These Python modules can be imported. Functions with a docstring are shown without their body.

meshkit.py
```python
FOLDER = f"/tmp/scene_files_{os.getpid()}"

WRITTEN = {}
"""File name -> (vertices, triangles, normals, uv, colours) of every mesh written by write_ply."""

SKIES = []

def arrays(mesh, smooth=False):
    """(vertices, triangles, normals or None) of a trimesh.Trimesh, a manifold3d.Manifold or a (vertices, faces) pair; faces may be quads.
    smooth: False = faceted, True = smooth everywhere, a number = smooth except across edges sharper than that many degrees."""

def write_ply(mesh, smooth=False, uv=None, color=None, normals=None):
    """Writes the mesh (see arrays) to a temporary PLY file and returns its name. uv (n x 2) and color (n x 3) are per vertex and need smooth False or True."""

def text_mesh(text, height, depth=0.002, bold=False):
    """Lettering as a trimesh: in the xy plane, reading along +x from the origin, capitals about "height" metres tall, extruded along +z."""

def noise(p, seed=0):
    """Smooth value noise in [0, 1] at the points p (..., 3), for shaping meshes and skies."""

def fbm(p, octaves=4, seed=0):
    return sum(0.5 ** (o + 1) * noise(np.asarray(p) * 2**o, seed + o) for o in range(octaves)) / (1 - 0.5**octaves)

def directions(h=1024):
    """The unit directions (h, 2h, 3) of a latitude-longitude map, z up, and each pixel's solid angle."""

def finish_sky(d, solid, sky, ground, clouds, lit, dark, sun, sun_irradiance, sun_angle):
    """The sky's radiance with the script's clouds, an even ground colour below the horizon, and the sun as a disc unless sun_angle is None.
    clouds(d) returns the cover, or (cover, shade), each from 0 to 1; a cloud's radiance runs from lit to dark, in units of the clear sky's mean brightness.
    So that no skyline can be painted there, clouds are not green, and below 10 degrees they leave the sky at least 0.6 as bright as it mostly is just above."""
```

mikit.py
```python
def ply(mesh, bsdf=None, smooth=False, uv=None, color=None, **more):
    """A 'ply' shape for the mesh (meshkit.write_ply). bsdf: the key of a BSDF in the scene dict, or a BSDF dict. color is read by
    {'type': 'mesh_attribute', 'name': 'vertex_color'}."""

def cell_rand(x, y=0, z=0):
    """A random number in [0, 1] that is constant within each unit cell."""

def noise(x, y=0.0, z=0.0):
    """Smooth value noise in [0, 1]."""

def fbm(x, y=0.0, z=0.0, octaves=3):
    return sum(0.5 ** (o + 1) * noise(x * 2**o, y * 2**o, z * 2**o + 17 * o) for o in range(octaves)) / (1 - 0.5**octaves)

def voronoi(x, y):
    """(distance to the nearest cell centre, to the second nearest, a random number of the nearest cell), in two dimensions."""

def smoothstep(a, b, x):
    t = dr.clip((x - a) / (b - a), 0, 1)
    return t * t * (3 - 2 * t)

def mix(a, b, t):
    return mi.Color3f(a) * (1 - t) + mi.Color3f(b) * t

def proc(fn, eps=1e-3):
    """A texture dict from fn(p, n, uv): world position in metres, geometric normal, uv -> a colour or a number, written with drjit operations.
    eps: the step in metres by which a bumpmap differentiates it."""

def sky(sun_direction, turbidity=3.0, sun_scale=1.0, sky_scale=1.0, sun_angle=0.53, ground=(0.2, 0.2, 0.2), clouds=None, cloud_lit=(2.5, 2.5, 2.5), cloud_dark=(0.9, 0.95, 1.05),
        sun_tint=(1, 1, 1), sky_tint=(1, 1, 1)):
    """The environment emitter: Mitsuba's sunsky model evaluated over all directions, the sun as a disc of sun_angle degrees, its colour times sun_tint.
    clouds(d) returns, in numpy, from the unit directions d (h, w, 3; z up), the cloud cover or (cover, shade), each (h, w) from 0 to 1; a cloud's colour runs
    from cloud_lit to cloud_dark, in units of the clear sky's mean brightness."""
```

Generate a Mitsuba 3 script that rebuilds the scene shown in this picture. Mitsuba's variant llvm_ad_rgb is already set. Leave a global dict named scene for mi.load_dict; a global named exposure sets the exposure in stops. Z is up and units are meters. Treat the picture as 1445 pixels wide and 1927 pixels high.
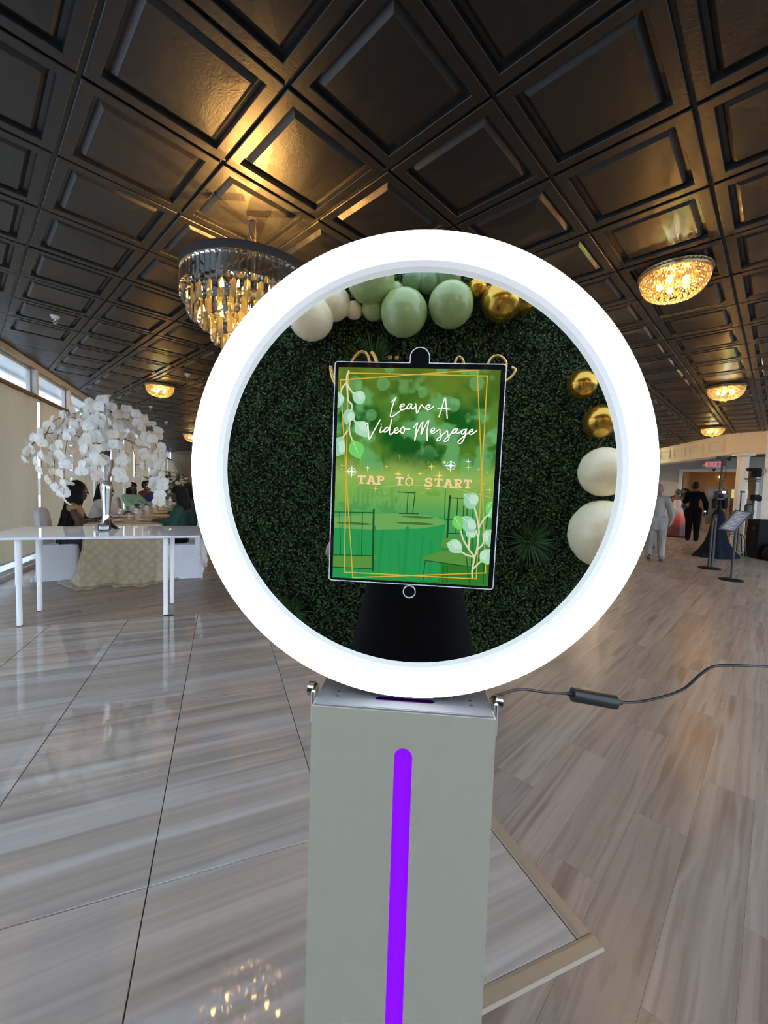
import math, random
import numpy as np, trimesh, drjit as dr, mitsuba as mi, manifold3d as m3d, shapely
from shapely.geometry import Polygon, LineString, Point, box as sbox
from shapely import affinity
import mikit
from mikit import noise, fbm, cell_rand, smoothstep, mix, proc
T = mi.ScalarTransform4f
scene, labels = {}, {}
rng = random.Random(7)
nrg = np.random.default_rng(7)
pi = math.pi
exposure = 0.0
# ------------------------------------------------------------------ camera (eye 1.335 m up, 13 mm-equivalent lens, pitched 3.2 deg down, rolled 1.8 deg)
HC = 1.335
CAM = np.array([[0.999494189, 0.031751, 0.000000], [0, 0, 0], [0, 0, 0]])
up = np.array([0.03175105, -0.99789344, -0.05657345]); up /= np.linalg.norm(up)
fw = np.array([0, 0, 1.0]) - up * up[2]; fw /= np.linalg.norm(fw)
CAM = np.stack([np.cross(fw, up), fw, up])           # rows: world x, y, z in camera axes (right, down, forward)
M = np.eye(4); M[:3, 0], M[:3, 1], M[:3, 2], M[:3, 3] = -CAM[:, 0], -CAM[:, 1], CAM[:, 2], (0, 0, HC)
scene['camera'] = {'type': 'perspective', 'fov': 86.17, 'fov_axis': 'x', 'near_clip': 0.02, 'far_clip': 500.0, 'to_world': T(M)}
# ------------------------------------------------------------------ daylight: a bright, softly overcast sky; no direct sun reaches the room
SKY_SCALE = 18.0
def clouds(d):
    import meshkit
    q = d / np.maximum(np.abs(d[..., 2:3]) + 0.25, 0.25)
    n = meshkit.fbm(q * 1.3 + 5.0, 4)
    return np.clip(0.55 + 0.9 * (n - 0.4), 0, 1), np.clip((n - 0.45) * 1.5, 0, 1)
scene['sky'] = mikit.sky((0.35, -0.55, 0.75), turbidity=3.0, sun_scale=0.0, sky_scale=SKY_SCALE, clouds=clouds, cloud_lit=(1.28, 1.50, 1.72), cloud_dark=(0.86, 1.03, 1.20), ground=(0.35, 0.34, 0.32))
scene['sky']['sampling_weight'] = 6.0
WARM, SOFT = (1.0, 0.50, 0.13), (1.0, 0.74, 0.45)
RING_L, LAMP_I, CHAND_I, BULB_L = 4.0, 2.9, 14.0, 40.0
# ------------------------------------------------------------------ helpers
def lin(r, g, b): return [(c / 255 / 12.92) if c <= 10 else ((c / 255 + 0.055) / 1.055) ** 2.4 for c in (r, g, b)]
def rgb(c): return {'type': 'rgb', 'value': [float(x) for x in c]}
USED = {}
def num(base):
    n = USED.get(base, 0); USED[base] = n + 1
    return base if n == 0 else f'{base}_{n:03d}'
def thing(base, label, cat, group=None, kind=None):
    key = num(base); labels[key] = {'label': label, 'category': cat}
    if group: labels[key]['group'] = group
    if kind: labels[key]['kind'] = kind
    return key
def put(key, shape, label=None, kind=None):
    scene[key] = shape
    if label or kind:
        labels.setdefault(key, {})
        if label: labels[key]['label'] = label
        if kind: labels[key]['kind'] = kind
    return key
def emitter(c, w=1.0, tex=None): return {'type': 'area', 'radiance': tex or rgb(c), 'sampling_weight': float(w)}
def part(parent, name, mesh, bsdf, smooth=30, label=None, kind=None, emit=None, to=None, **kw):
    d = mesh if isinstance(mesh, dict) else mikit.ply(mesh, bsdf, smooth=smooth, **kw)
    d = dict(d)
    if isinstance(mesh, dict) and bsdf: d['bsdf'] = {'type': 'ref', 'id': bsdf}
    if emit: d['emitter'] = emit
    if to is not None: d['to_world'] = T(np.asarray(to, float)) if isinstance(to, np.ndarray) else to
    return put(num(parent + '__' + name), d, label, kind)
def solo(base, mesh, bsdf, label, cat, group=None, smooth=30, emit=None, to=None):
    key = thing(base, label, cat, group)
    d = dict(mesh) if isinstance(mesh, dict) else mikit.ply(mesh, bsdf, smooth=smooth)
    if emit: d['emitter'] = emit
    if to is not None: d['to_world'] = T(np.asarray(to, float))
    scene[key] = d
    return key
def struct(key, mesh, bsdf, smooth=False, to=None, label=None):
    d = mikit.ply(mesh, bsdf, smooth=smooth)
    if to is not None: d['to_world'] = T(np.asarray(to, float))
    return put(key, d, label, 'structure')
def mat4(R=None, t=(0, 0, 0)):
    m = np.eye(4)
    if R is not None: m[:3, :3] = R
    m[:3, 3] = t
    return m
def rotz(d):
    a = math.radians(d); return np.array([[math.cos(a), -math.sin(a), 0], [math.sin(a), math.cos(a), 0], [0, 0, 1]])
def rotx(d):
    a = math.radians(d); return np.array([[1, 0, 0], [0, math.cos(a), -math.sin(a)], [0, math.sin(a), math.cos(a)]])
def roty(d):
    a = math.radians(d); return np.array([[math.cos(a), 0, math.sin(a)], [0, 1, 0], [-math.sin(a), 0, math.cos(a)]])
def xf(mesh, m):
    mesh = mesh.copy(); mesh.apply_transform(m); return mesh
def cat(*ms):
    ms = [x for m in ms for x in (m if isinstance(m, (list, tuple)) else [m])]
    return trimesh.util.concatenate(ms) if len(ms) > 1 else ms[0]
def box(c, s):
    m = trimesh.creation.box(s); m.apply_translation(c); return m
def rbox(c, s, b=0.006):
    s = np.asarray(s, float) / 2; b = min(b, *(s * 0.9)); pts = []
    for sx in (-1, 1):
        for sy in (-1, 1):
            for sz in (-1, 1):
                k = np.array([sx, sy, sz])
                for ax in range(3):
                    q = k * s; o = k * b; o[ax] = 0; pts.append(q - o)
    m = trimesh.convex.convex_hull(np.array(pts)); m.apply_translation(c); return m
def frame_of(d):
    d = np.asarray(d, float); d = d / np.linalg.norm(d)
    a = np.cross(d, [0, 0, 1.0] if abs(d[2]) < 0.9 else [1.0, 0, 0]); a /= np.linalg.norm(a)
    return a, np.cross(d, a), d
def cyl(p0, p1, r0, r1=None, n=16):
    r1 = r0 if r1 is None else r1
    p0, p1 = np.asarray(p0, float), np.asarray(p1, float); a, b, d = frame_of(p1 - p0)
    t = np.arange(n) * 2 * pi / n; ring = np.cos(t)[:, None] * a + np.sin(t)[:, None] * b
    v = np.vstack([p0 + ring * r0, p1 + ring * r1, [p0], [p1]]); i = np.arange(n); j = (i + 1) % n
    f = np.vstack([np.c_[i, j, j + n], np.c_[i, j + n, i + n], np.c_[j, i, i * 0 + 2 * n], np.c_[i + n, j + n, i * 0 + 2 * n + 1]])
    m = trimesh.Trimesh(v, f, process=False); return m
def catmull(pts, k=6):
    p = np.asarray(pts, float)
    if len(p) < 3: return p
    q = np.vstack([2 * p[0] - p[1], p, 2 * p[-1] - p[-2]]); out = []
    for i in range(1, len(q) - 2):
        for t in np.arange(k) / k:
            a, b, c, d = q[i - 1], q[i], q[i + 1], q[i + 2]
            out.append(0.5 * (2 * b + (c - a) * t + (2 * a - 5 * b + 4 * c - d) * t * t + (3 * b - a - 3 * c + d) * t ** 3))
    return np.vstack([out, p[-1:]])
def tube(pts, r, n=8):
    p = np.asarray(pts, float); r = np.broadcast_to(r, (len(p),))
    t = np.gradient(p, axis=0); t /= np.linalg.norm(t, axis=1, keepdims=True) + 1e-12
    a = np.cross(t[0], [0, 0, 1.0] if abs(t[0][2]) < 0.9 else [1.0, 0, 0]); a /= np.linalg.norm(a); A = []
    for d in t:
        a = a - d * np.dot(a, d); a /= np.linalg.norm(a) + 1e-12; A.append(a)
    A = np.array(A); B = np.cross(t, A); ang = np.arange(n) * 2 * pi / n
    v = p[:, None] + r[:, None, None] * (np.cos(ang)[None, :, None] * A[:, None] + np.sin(ang)[None, :, None] * B[:, None])
    i, j = np.meshgrid(np.arange(len(p) - 1), np.arange(n), indexing='ij'); jj = (j + 1) % n
    q = np.stack([i * n + j, i * n + jj, (i + 1) * n + jj, (i + 1) * n + j], -1).reshape(-1, 4)
    L = len(p) * n; e = np.arange(n); e2_ = (e + 1) % n
    f = np.vstack([q[:, [0, 1, 2]], q[:, [0, 2, 3]], np.c_[e2_, e, e * 0 + L], np.c_[e + L - n, e2_ + L - n, e * 0 + L + 1]])
    return trimesh.Trimesh(np.vstack([v.reshape(-1, 3), p[:1], p[-1:]]), f, process=False)
def loft(rings, cap0=True, cap1=True):
    """rings: (k, n, 3) closed outlines"""
    R = np.asarray(rings, float); k, n = R.shape[:2]
    i, j = np.meshgrid(np.arange(k - 1), np.arange(n), indexing='ij'); jj = (j + 1) % n
    q = np.stack([i * n + j, i * n + jj, (i + 1) * n + jj, (i + 1) * n + j], -1).reshape(-1, 4)
    f = [q[:, [0, 1, 2]], q[:, [0, 2, 3]]]; v = [R.reshape(-1, 3)]; e = np.arange(n); en = (e + 1) % n; L = k * n
    if cap0: v.append(R[0].mean(0)[None]); f.append(np.c_[en, e, e * 0 + L]); L += 1
    if cap1: v.append(R[-1].mean(0)[None]); f.append(np.c_[e + (k - 1) * n, en + (k - 1) * n, e * 0 + L])
    return trimesh.Trimesh(np.vstack(v), np.vstack(f), process=False)
def lathe(prof, n=32, c=(0, 0, 0)):
    t = np.arange(n) * 2 * pi / n
    R = np.array([np.c_[r * np.cos(t), r * np.sin(t), np.full(n, z)] for r, z in prof]) + np.asarray(c, float)
    m = loft(R, prof[0][0] > 1e-6 and prof[0] != prof[-1], prof[-1][0] > 1e-6 and prof[0] != prof[-1])
    if m.volume < 0: m.invert()
    return m
def inv(m): m.invert(); return m
def rrect(hx, hy, r, n=4):
    out = []
    for cx, cy, a0 in ((hx - r, hy - r, 0), (-hx + r, hy - r, 90), (-hx + r, -hy + r, 180), (hx - r, -hy + r, 270)):
        for k in range(n + 1):
            a = math.radians(a0 + 90 * k / n); out.append((cx + r * math.cos(a), cy + r * math.sin(a)))
    return np.array(out)
def ext(poly, h, z=0.0):
    gs = [g for g in getattr(poly, 'geoms', [poly]) if g.area > 1e-12 and g.geom_type == 'Polygon']
    m = cat([trimesh.creation.extrude_polygon(g, h, engine='earcut') for g in gs]); m.apply_translation((0, 0, z)); return m
def ball(c, r, s=(1, 1, 1), sub=2):
    m = trimesh.creation.icosphere(sub, r); m.apply_scale(s) if False else None
    m.vertices = m.vertices * np.asarray(s, float) + np.asarray(c, float); return m
# frames: E = the dance floor / window wall axes, G = ceiling grid axes
TE = 21.6; RE = rotz(TE); XE = mat4(RE)
def E(a, b, z=0.0): return RE @ np.array([a, b, z], float)
TG = 46.07; RG = rotz(TG); ZC = 3.02
G0 = np.array([-1.3206, 1.7996]); PITCH = 0.6096
def G(i, j, z=ZC): return np.r_[G0, 0] + RG @ np.array([i * PITCH, j * PITCH, 0]) + np.array([0, 0, z])
# ------------------------------------------------------------------ materials
def two(b): return {'type': 'twosided', 'bsdf': b}
def mat(name, color, rough=0.5, **kw):
    scene['mat_' + name] = two({'type': 'principled', 'base_color': color if isinstance(color, dict) else rgb(color), 'roughness': rough, **kw}); return 'mat_' + name
def bump(name, color, rough, fn, scale, eps=1e-3, **kw):
    scene['mat_' + name] = two({'type': 'bumpmap', 'arbitrary': proc(fn, eps), 'scale': scale, 'bsdf': {'type': 'principled', 'base_color': color if isinstance(color, dict) else rgb(color), 'roughness': rough, **kw}}); return 'mat_' + name
def rot2(p, deg):
    a = math.radians(deg); return p.x * math.cos(a) + p.y * math.sin(a), -p.x * math.sin(a) + p.y * math.cos(a)
PW, PL = 0.182, 1.22
def f_wood(p, n, uv):
    u, v = rot2(p, TG)
    row = dr.floor(v / PW); off = (row * 0.381966 - dr.floor(row * 0.381966)) * PL
    col = dr.floor((u + off) / PL); r1 = cell_rand(row, col, 3); r2 = cell_rand(row, col, 8)
    w = v + 0.035 * (fbm(u * 2.2 + r1 * 40, v * 3.0, r2 * 9) - 0.5)
    g = fbm(u * 0.9 + r1 * 31, w * 26.0, r2 * 7, octaves=4)
    band = fbm(u * 0.7 + r2 * 20, w * 9.0, r1 * 13, octaves=3)
    vein = smoothstep(0.60, 0.72, fbm(u * 1.1 + r1 * 17, w * 15.0, 5.0 + r2, octaves=3))
    kx, ky = u * 1.6 + r1 * 11, v * 5.0
    knot = smoothstep(0.80, 0.9, noise(kx, ky, 2.0)) * smoothstep(0.55, 0.75, fbm(u * 9, w * 40, 1.0))
    c = mix((0.165, 0.137, 0.112), (0.365, 0.315, 0.265), dr.clip(0.15 + 0.75 * g + 0.35 * (band - 0.5), 0, 1))
    fine = smoothstep(0.50, 0.70, fbm(u * 2.6 + r2 * 13, w * 70.0, r1 * 3, octaves=2))
    c = c * (0.86 + 0.26 * r1) * (1.0 - 0.15 * fine)
    c = mix(c, (0.14, 0.105, 0.08), vein * 0.6)
    c = mix(c, (0.16, 0.11, 0.08), knot * 0.35)
    return mix(c, c * mi.Color3f(1.06, 0.96, 0.93), r2)
def f_tile(p, n, uv):
    a, b = rot2(p, TE)
    ti, tj = dr.floor((a - 1.006) / 0.611), dr.floor((b - 0.851) / 0.611); r = cell_rand(ti, tj, 1)
    w = b - 0.06 * a + 0.03 * fbm(a * 2.3 + r * 20, b * 3, r * 5)
    s = fbm(a * 0.5 + r * 9, w * 22.0, r * 3, octaves=4); t = fbm(a * 1.2, w * 60.0, r * 5, octaves=2)
    ln = smoothstep(0.56, 0.72, fbm(a * 0.6 + r * 5, w * 13.0, 3.0, octaves=3))
    c = mix((0.26, 0.215, 0.183), (0.53, 0.460, 0.395), dr.clip(0.5 + 0.95 * (s - 0.5) + 0.55 * (t - 0.5), 0, 1))
    return mix(c, (0.54, 0.51, 0.49), ln * 0.5) * (0.94 + 0.1 * r)
def f_peel(p, n, uv): return fbm(p.x * 170, p.y * 170, p.z * 170, octaves=2)
def f_wave(p, n, uv): return fbm(p.x * 3.0, p.y * 3.0, 0.0, octaves=2)
def f_weave(p, n, uv):
    a, b = rot2(p, TE); v = 0.5 + 0.5 * dr.sin(b * 900) * dr.sin(p.z * 900)
    return mix((0.335, 0.275, 0.185), (0.405, 0.335, 0.23), v) * (0.9 + 0.2 * fbm(b * 3, p.z * 0.8, 2.0))
def f_cloth(p, n, uv):
    a, b = rot2(p, TE); s = dr.abs(dr.sin((a * 1.0 + p.z) * 27)) * dr.abs(dr.sin((a - p.z) * 27 + b * 5))
    return mix((0.34, 0.255, 0.15), (0.52, 0.42, 0.28), dr.clip(0.35 + 0.4 * s + 0.7 * (fbm(p.x * 12, p.y * 12, p.z * 12) - 0.5), 0, 1))
def f_fold(p, n, uv):
    a, b = rot2(p, TE); return fbm(a * 26, b * 26, p.z * 26, octaves=3)
def f_ombre(p, n, uv):
    z = p.z + 0.06 * (noise(p.x * 14, p.y * 14, p.z * 5) - 0.5)
    c = mix((0.10, 0.02, 0.02), (0.75, 0.10, 0.03), smoothstep(0.30, 0.72, z))
    return mix(c, (0.72, 0.56, 0.50), smoothstep(0.66, 1.0, z))
def f_screen(p, n, uv):
    u, v = uv.x, uv.y
    n1 = fbm(u * 5, v * 6.5, 1.0, octaves=4); n2 = fbm(u * 11, v * 14, 4.0, octaves=3)
    c = mix(lin(44, 120, 30), lin(24, 116, 26), smoothstep(0.0, 0.2, v))
    c = mix(c, lin(70, 158, 84), smoothstep(0.08, 0.30, v)); c = mix(c, lin(122, 172, 74), smoothstep(0.30, 0.44, v))
    c = mix(c, lin(150, 180, 80), smoothstep(0.43, 0.52, v) * 0.8)
    hi = mix(lin(8, 84, 10), lin(84, 128, 30), smoothstep(0.32, 0.68, n1)); hi = mix(hi, lin(96, 168, 98), smoothstep(0.50, 0.68, n2) * 0.75)
    hi = mix(hi, lin(108, 120, 22), smoothstep(0.8, 1.0, v) * 0.5)
    c = mix(c, hi, smoothstep(0.49, 0.60, v + 0.08 * (n2 - 0.5)))
    d1, d2, k = mikit.voronoi(u * 7, v * 9)
    bo = smoothstep(0.30, 0.24, d1 / (0.35 + 0.9 * k)) * smoothstep(0.55, 0.7, v) * dr.select(k > 0.45, 1.0, 0.0)
    c = mix(c, lin(112, 176, 104), bo * 0.5)
    lawn = smoothstep(0.55, 0.68, n2) * smoothstep(0.52, 0.40, v) * 0.35
    return mix(c, lin(40, 110, 34), lawn) * (0.9 + 0.2 * n2)
mat('ceiling', (0.0072, 0.0072, 0.0072), 0.44, specular=0.6)
bump('ceiling_tile', (0.0072, 0.0072, 0.0072), 0.42, f_peel, 0.0007, 2e-3, specular=0.62)
mat('wood', proc(f_wood), 0.34, specular=0.4)
bump('porcelain', proc(f_tile), 0.018, f_wave, 0.0016, 2e-3, specular=0.55)
mat('grout', (0.07, 0.062, 0.055), 0.9)
mat('strip', (0.30, 0.225, 0.155), 0.4)
mat('white_metal', (0.80, 0.80, 0.79), 0.42, specular=0.4)
mat('lid_grey', (0.20, 0.20, 0.215), 0.4)  # lid colour darkened to stand in for shade on the post top
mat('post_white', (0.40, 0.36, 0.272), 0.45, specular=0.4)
mat('gloss_white', (0.70, 0.70, 0.72), 0.03, specular=0.6)
mat('black_gloss', (0.006, 0.006, 0.007), 0.05)
mat('black', (0.005, 0.005, 0.006), 0.7, specular=0.2)
mat('black_plastic', (0.018, 0.018, 0.019), 0.4)
mat('navy', (0.008, 0.009, 0.018), 0.8, specular=0.15)
mat('chrome', (0.75, 0.74, 0.72), 0.14, metallic=1.0)
mat('silver_rim', (0.88, 0.88, 0.88), 0.35, metallic=0.25)
mat('dark_metal', (0.035, 0.03, 0.03), 0.4, specular=0.6)
mat('brass', (0.55, 0.42, 0.24), 0.3, metallic=1.0)
mat('gold', (0.80, 0.48, 0.16), 0.32, metallic=0.85)
mat('gold_balloon', (0.62, 0.36, 0.06), 0.22, metallic=0.9)
mat('sage', (0.30, 0.39, 0.155), 0.22, specular=0.6)
mat('sage_dark', (0.16, 0.24, 0.12), 0.25, specular=0.6)
mat('cream', (0.90, 0.78, 0.54), 0.28, specular=0.5)
mat('alu', (0.55, 0.57, 0.58), 0.35, metallic=0.3)
mat('brown_trim', (0.10, 0.072, 0.055), 0.5)
mat('plaster', (0.74, 0.67, 0.54), 0.8)
mat('grey_wall', (0.48, 0.46, 0.40), 0.8)
mat('white_wall', (0.80, 0.80, 0.77), 0.7)
mat('tan_wall', (0.30, 0.19, 0.09), 0.7)
mat('door_wood', (0.30, 0.215, 0.12), 0.4)
mat('end_wall', (0.22, 0.165, 0.115), 0.8)
mat('soffit', (0.80, 0.82, 0.82), 0.8)
mat('pavement', (0.72, 0.72, 0.70), 0.9)
mat('chair_white', (0.66, 0.67, 0.72), 0.7)
scene['mat_petal'] = {'type': 'principledthin', 'base_color': rgb((0.95, 0.94, 0.91)), 'roughness': 0.5, 'diff_trans': 0.7, 'eta': 1.3}
scene['mat_petal_warm'] = {'type': 'principledthin', 'base_color': rgb((0.93, 0.87, 0.77)), 'roughness': 0.5, 'diff_trans': 0.7, 'eta': 1.3}
mat('lip', (0.80, 0.68, 0.42), 0.5)
mat('stem', (0.085, 0.055, 0.04), 0.6)
mat('door_glass', (0.11, 0.085, 0.045), 0.12, specular=.7)
mat('leaf', (0.06, 0.11, 0.035), 0.5)
mat('paper', (0.75, 0.74, 0.72), 0.6)
mat('board', (0.16, 0.15, 0.16), 0.5)
mat('board_text', (0.42, 0.42, 0.44), 0.6)
mat('skin_dark', (0.070, 0.036, 0.024), 0.5)
mat('skin_mid', (0.24, 0.135, 0.095), 0.5)
mat('hair', (0.005, 0.0045, 0.0045), 0.7, specular=0.25)
mat('hair_brown', (0.10, 0.045, 0.025), 0.5)
mat('hair_grey', (0.20, 0.15, 0.13), 0.6)
mat('cloth_black', (0.004, 0.004, 0.005), 0.95, specular=0.1)
mat('cloth_charcoal', (0.030, 0.030, 0.034), 0.85)
mat('cloth_gold', (0.34, 0.23, 0.10), 0.6)
mat('cloth_grey', (0.27, 0.26, 0.245), 0.8)
mat('cloth_white', (0.55, 0.54, 0.56), 0.8)
mat('cloth_mint', (0.29, 0.52, 0.38), 0.75)
mat('cloth_blue', (0.025, 0.025, 0.20), 0.75)
mat('cloth_maroon', (0.18, 0.02, 0.045), 0.75)
mat('cloth_green', (0.006, 0.05, 0.036), 0.7)
mat('shoe', (0.05, 0.035, 0.028), 0.35)
mat('white_eye', (0.6, 0.6, 0.6), 0.4)
mat('eye', (0.02, 0.015, 0.012), 0.3)
mat('red_cloth', (0.22, 0.02, 0.02), 0.8)
mat('green_cable', (0.03, 0.30, 0.04), 0.5)
mat('ombre', proc(f_ombre), 0.6)
bump('tablecloth', proc(f_cloth), 0.38, f_fold, 0.012, 3e-3, sheen=0.5, specular=0.5)
scene['mat_shade'] = {'type': 'principledthin', 'base_color': proc(f_weave), 'roughness': 0.9, 'diff_trans': 0.9, 'eta': 1.1}
scene['mat_leafmat'] = two({'type': 'principled', 'base_color': {'type': 'mesh_attribute', 'name': 'vertex_color'}, 'roughness': 0.5, 'specular': 0.35})
scene['mat_pane'] = {'type': 'thindielectric', 'int_ior': 1.5}
scene['mat_bead'] = {'type': 'principledthin', 'base_color': rgb((1.0, 0.74, 0.36)), 'roughness': 0.12, 'diff_trans': 1.0, 'spec_trans': 0.45, 'eta': 1.5}
scene['mat_amber'] = {'type': 'principledthin', 'base_color': rgb((1.0, 0.80, 0.46)), 'roughness': 0.10, 'diff_trans': 1.2, 'spec_trans': 0.70, 'eta': 1.5}
scene['mat_crystal'] = {'type': 'dielectric', 'int_ior': 1.52}
scene['mat_glassware'] = {'type': 'thindielectric', 'int_ior': 1.5}
scene['mat_mirror'] = {'type': 'conductor', 'material': 'none', 'specular_reflectance': rgb((0.80, 0.81, 0.78))}
scene['mat_lamp'] = {'type': 'diffuse', 'reflectance': rgb((0.8, 0.8, 0.8))}
scene['mat_screen'] = {'type': 'diffuse', 'reflectance': rgb((0.01, 0.01, 0.01))}
scene['mat_opal'] = {'type': 'diffuse', 'reflectance': rgb((0.35, 0.35, 0.35))}
# ================================================================== THE SETTING
def visible(p, m=52.0, near=3.0):
    d = math.hypot(p[0], p[1]); return (p[1] > -0.5 and abs(math.degrees(math.atan2(p[0], p[1]))) < m) or d < near
WE1 = -2.58                                            # the window wall's inner face, in E coordinates
room = Polygon([E(WE1, -4)[:2], E(14, -4)[:2], E(16.5, 6)[:2], (19, 16), (10.4, 22.5), E(WE1, 25)[:2]])
cover = room.intersection(Polygon([(-1.7, -0.1), (1.7, -0.1), (45, 28.5), (45, 60), (-45, 60), (-45, 28.5)]))     # the ceiling as far as the photo could see it
roomG = affinity.rotate(cover, -TG, origin=(0, 0))
XG = mat4(RG)
# ceiling: slab, T-bars, coffered tiles
struct('ceiling', ext(cover, 0.05, ZC + 0.014), 'mat_ceiling')
g0 = RG.T[:2, :2] @ G0
gx0, gy0, gx1, gy1 = roomG.bounds
bar_v = rbox((0, 0, 0), (1, 0.026, 0.014), 0.003)
def vis_seg(line):
    return any(visible((RG @ np.r_[line.interpolate(t, normalized=True).coords[0], 0])) for t in np.linspace(0, 1, 60))
for axis in (0, 1):
    lo, hi, o = ((gy0, gy1, g0[1]) if axis == 0 else (gx0, gx1, g0[0]))
    for k in range(math.ceil((lo - o) / PITCH), math.floor((hi - o) / PITCH) + 1):
        c = o + k * PITCH
        l = LineString([(gx0 - 1, c), (gx1 + 1, c)] if axis == 0 else [(c, gy0 - 1), (c, gy1 + 1)]).intersection(roomG.buffer(-0.02))
        if l.is_empty or not vis_seg(l): continue
        if l.geom_type != "LineString": l = max(l.geoms, key=lambda q: q.length)
        (x0, y0), (x1, y1) = l.coords[0], l.coords[-1]
        b = bar_v.copy(); b.apply_scale((l.length, 1, 1)); b.apply_transform(mat4(rotz(90 * axis), ((x0 + x1) / 2, (y0 + y1) / 2, ZC + 0.008 + 0.0005 * axis)))
        part('ceiling', 'grid_bar', b, 'mat_ceiling', smooth=False, to=XG, kind='structure')
def tile_mesh(bulge):
    R = [(0.2955, 0.010), (0.2955, -0.012), (0.2925, -0.015), (0.2440, -0.015), (0.2420, -0.012), (0.2380, 0.012), (0.2210, 0.013), (0.1985, -0.009), (0.1960, -0.011), (0.10, -0.011 - bulge)]
    rings = [np.array([(h, h, z), (-h, h, z), (-h, -h, z), (h, -h, z)]) for h, z in R]
    m = loft(rings, False, True); return m
tiles = [mikit.ply(tile_mesh(b), 'mat_ceiling_tile') for b in (0.0, 0.003, -0.003)]
cand, fill = [], []
for i in range(-8, 60):
    for j in range(-14, 48):
        c = g0 + PITCH * np.array([i + 0.5, j + 0.5]); q = sbox(c[0] - 0.3, c[1] - 0.3, c[0] + 0.3, c[1] + 0.3)
        w = RG @ np.r_[c, 0]
        if not q.intersects(roomG) or not visible(w, 54, 3.2): continue
        if roomG.contains(q.buffer(0.02)): cand.append((math.hypot(w[0], w[1]), c))
        else: fill.append(q.intersection(roomG))
cand.sort(key=lambda t: t[0])
def tpose(c):
    k = rng.randrange(4); a = rng.uniform(-0.25, 0.25)
    return XG @ mat4(rotz(90 * k + a) @ rotx(rng.uniform(-0.25, 0.25)) @ roty(rng.uniform(-0.25, 0.25)), (c[0], c[1], ZC + rng.uniform(-0.0015, 0.0015)))
for n, (d, c) in enumerate(cand[:290]):
    part('ceiling', 'tile', tiles[rng.randrange(3)], None, to=tpose(c), kind='structure')
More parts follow.
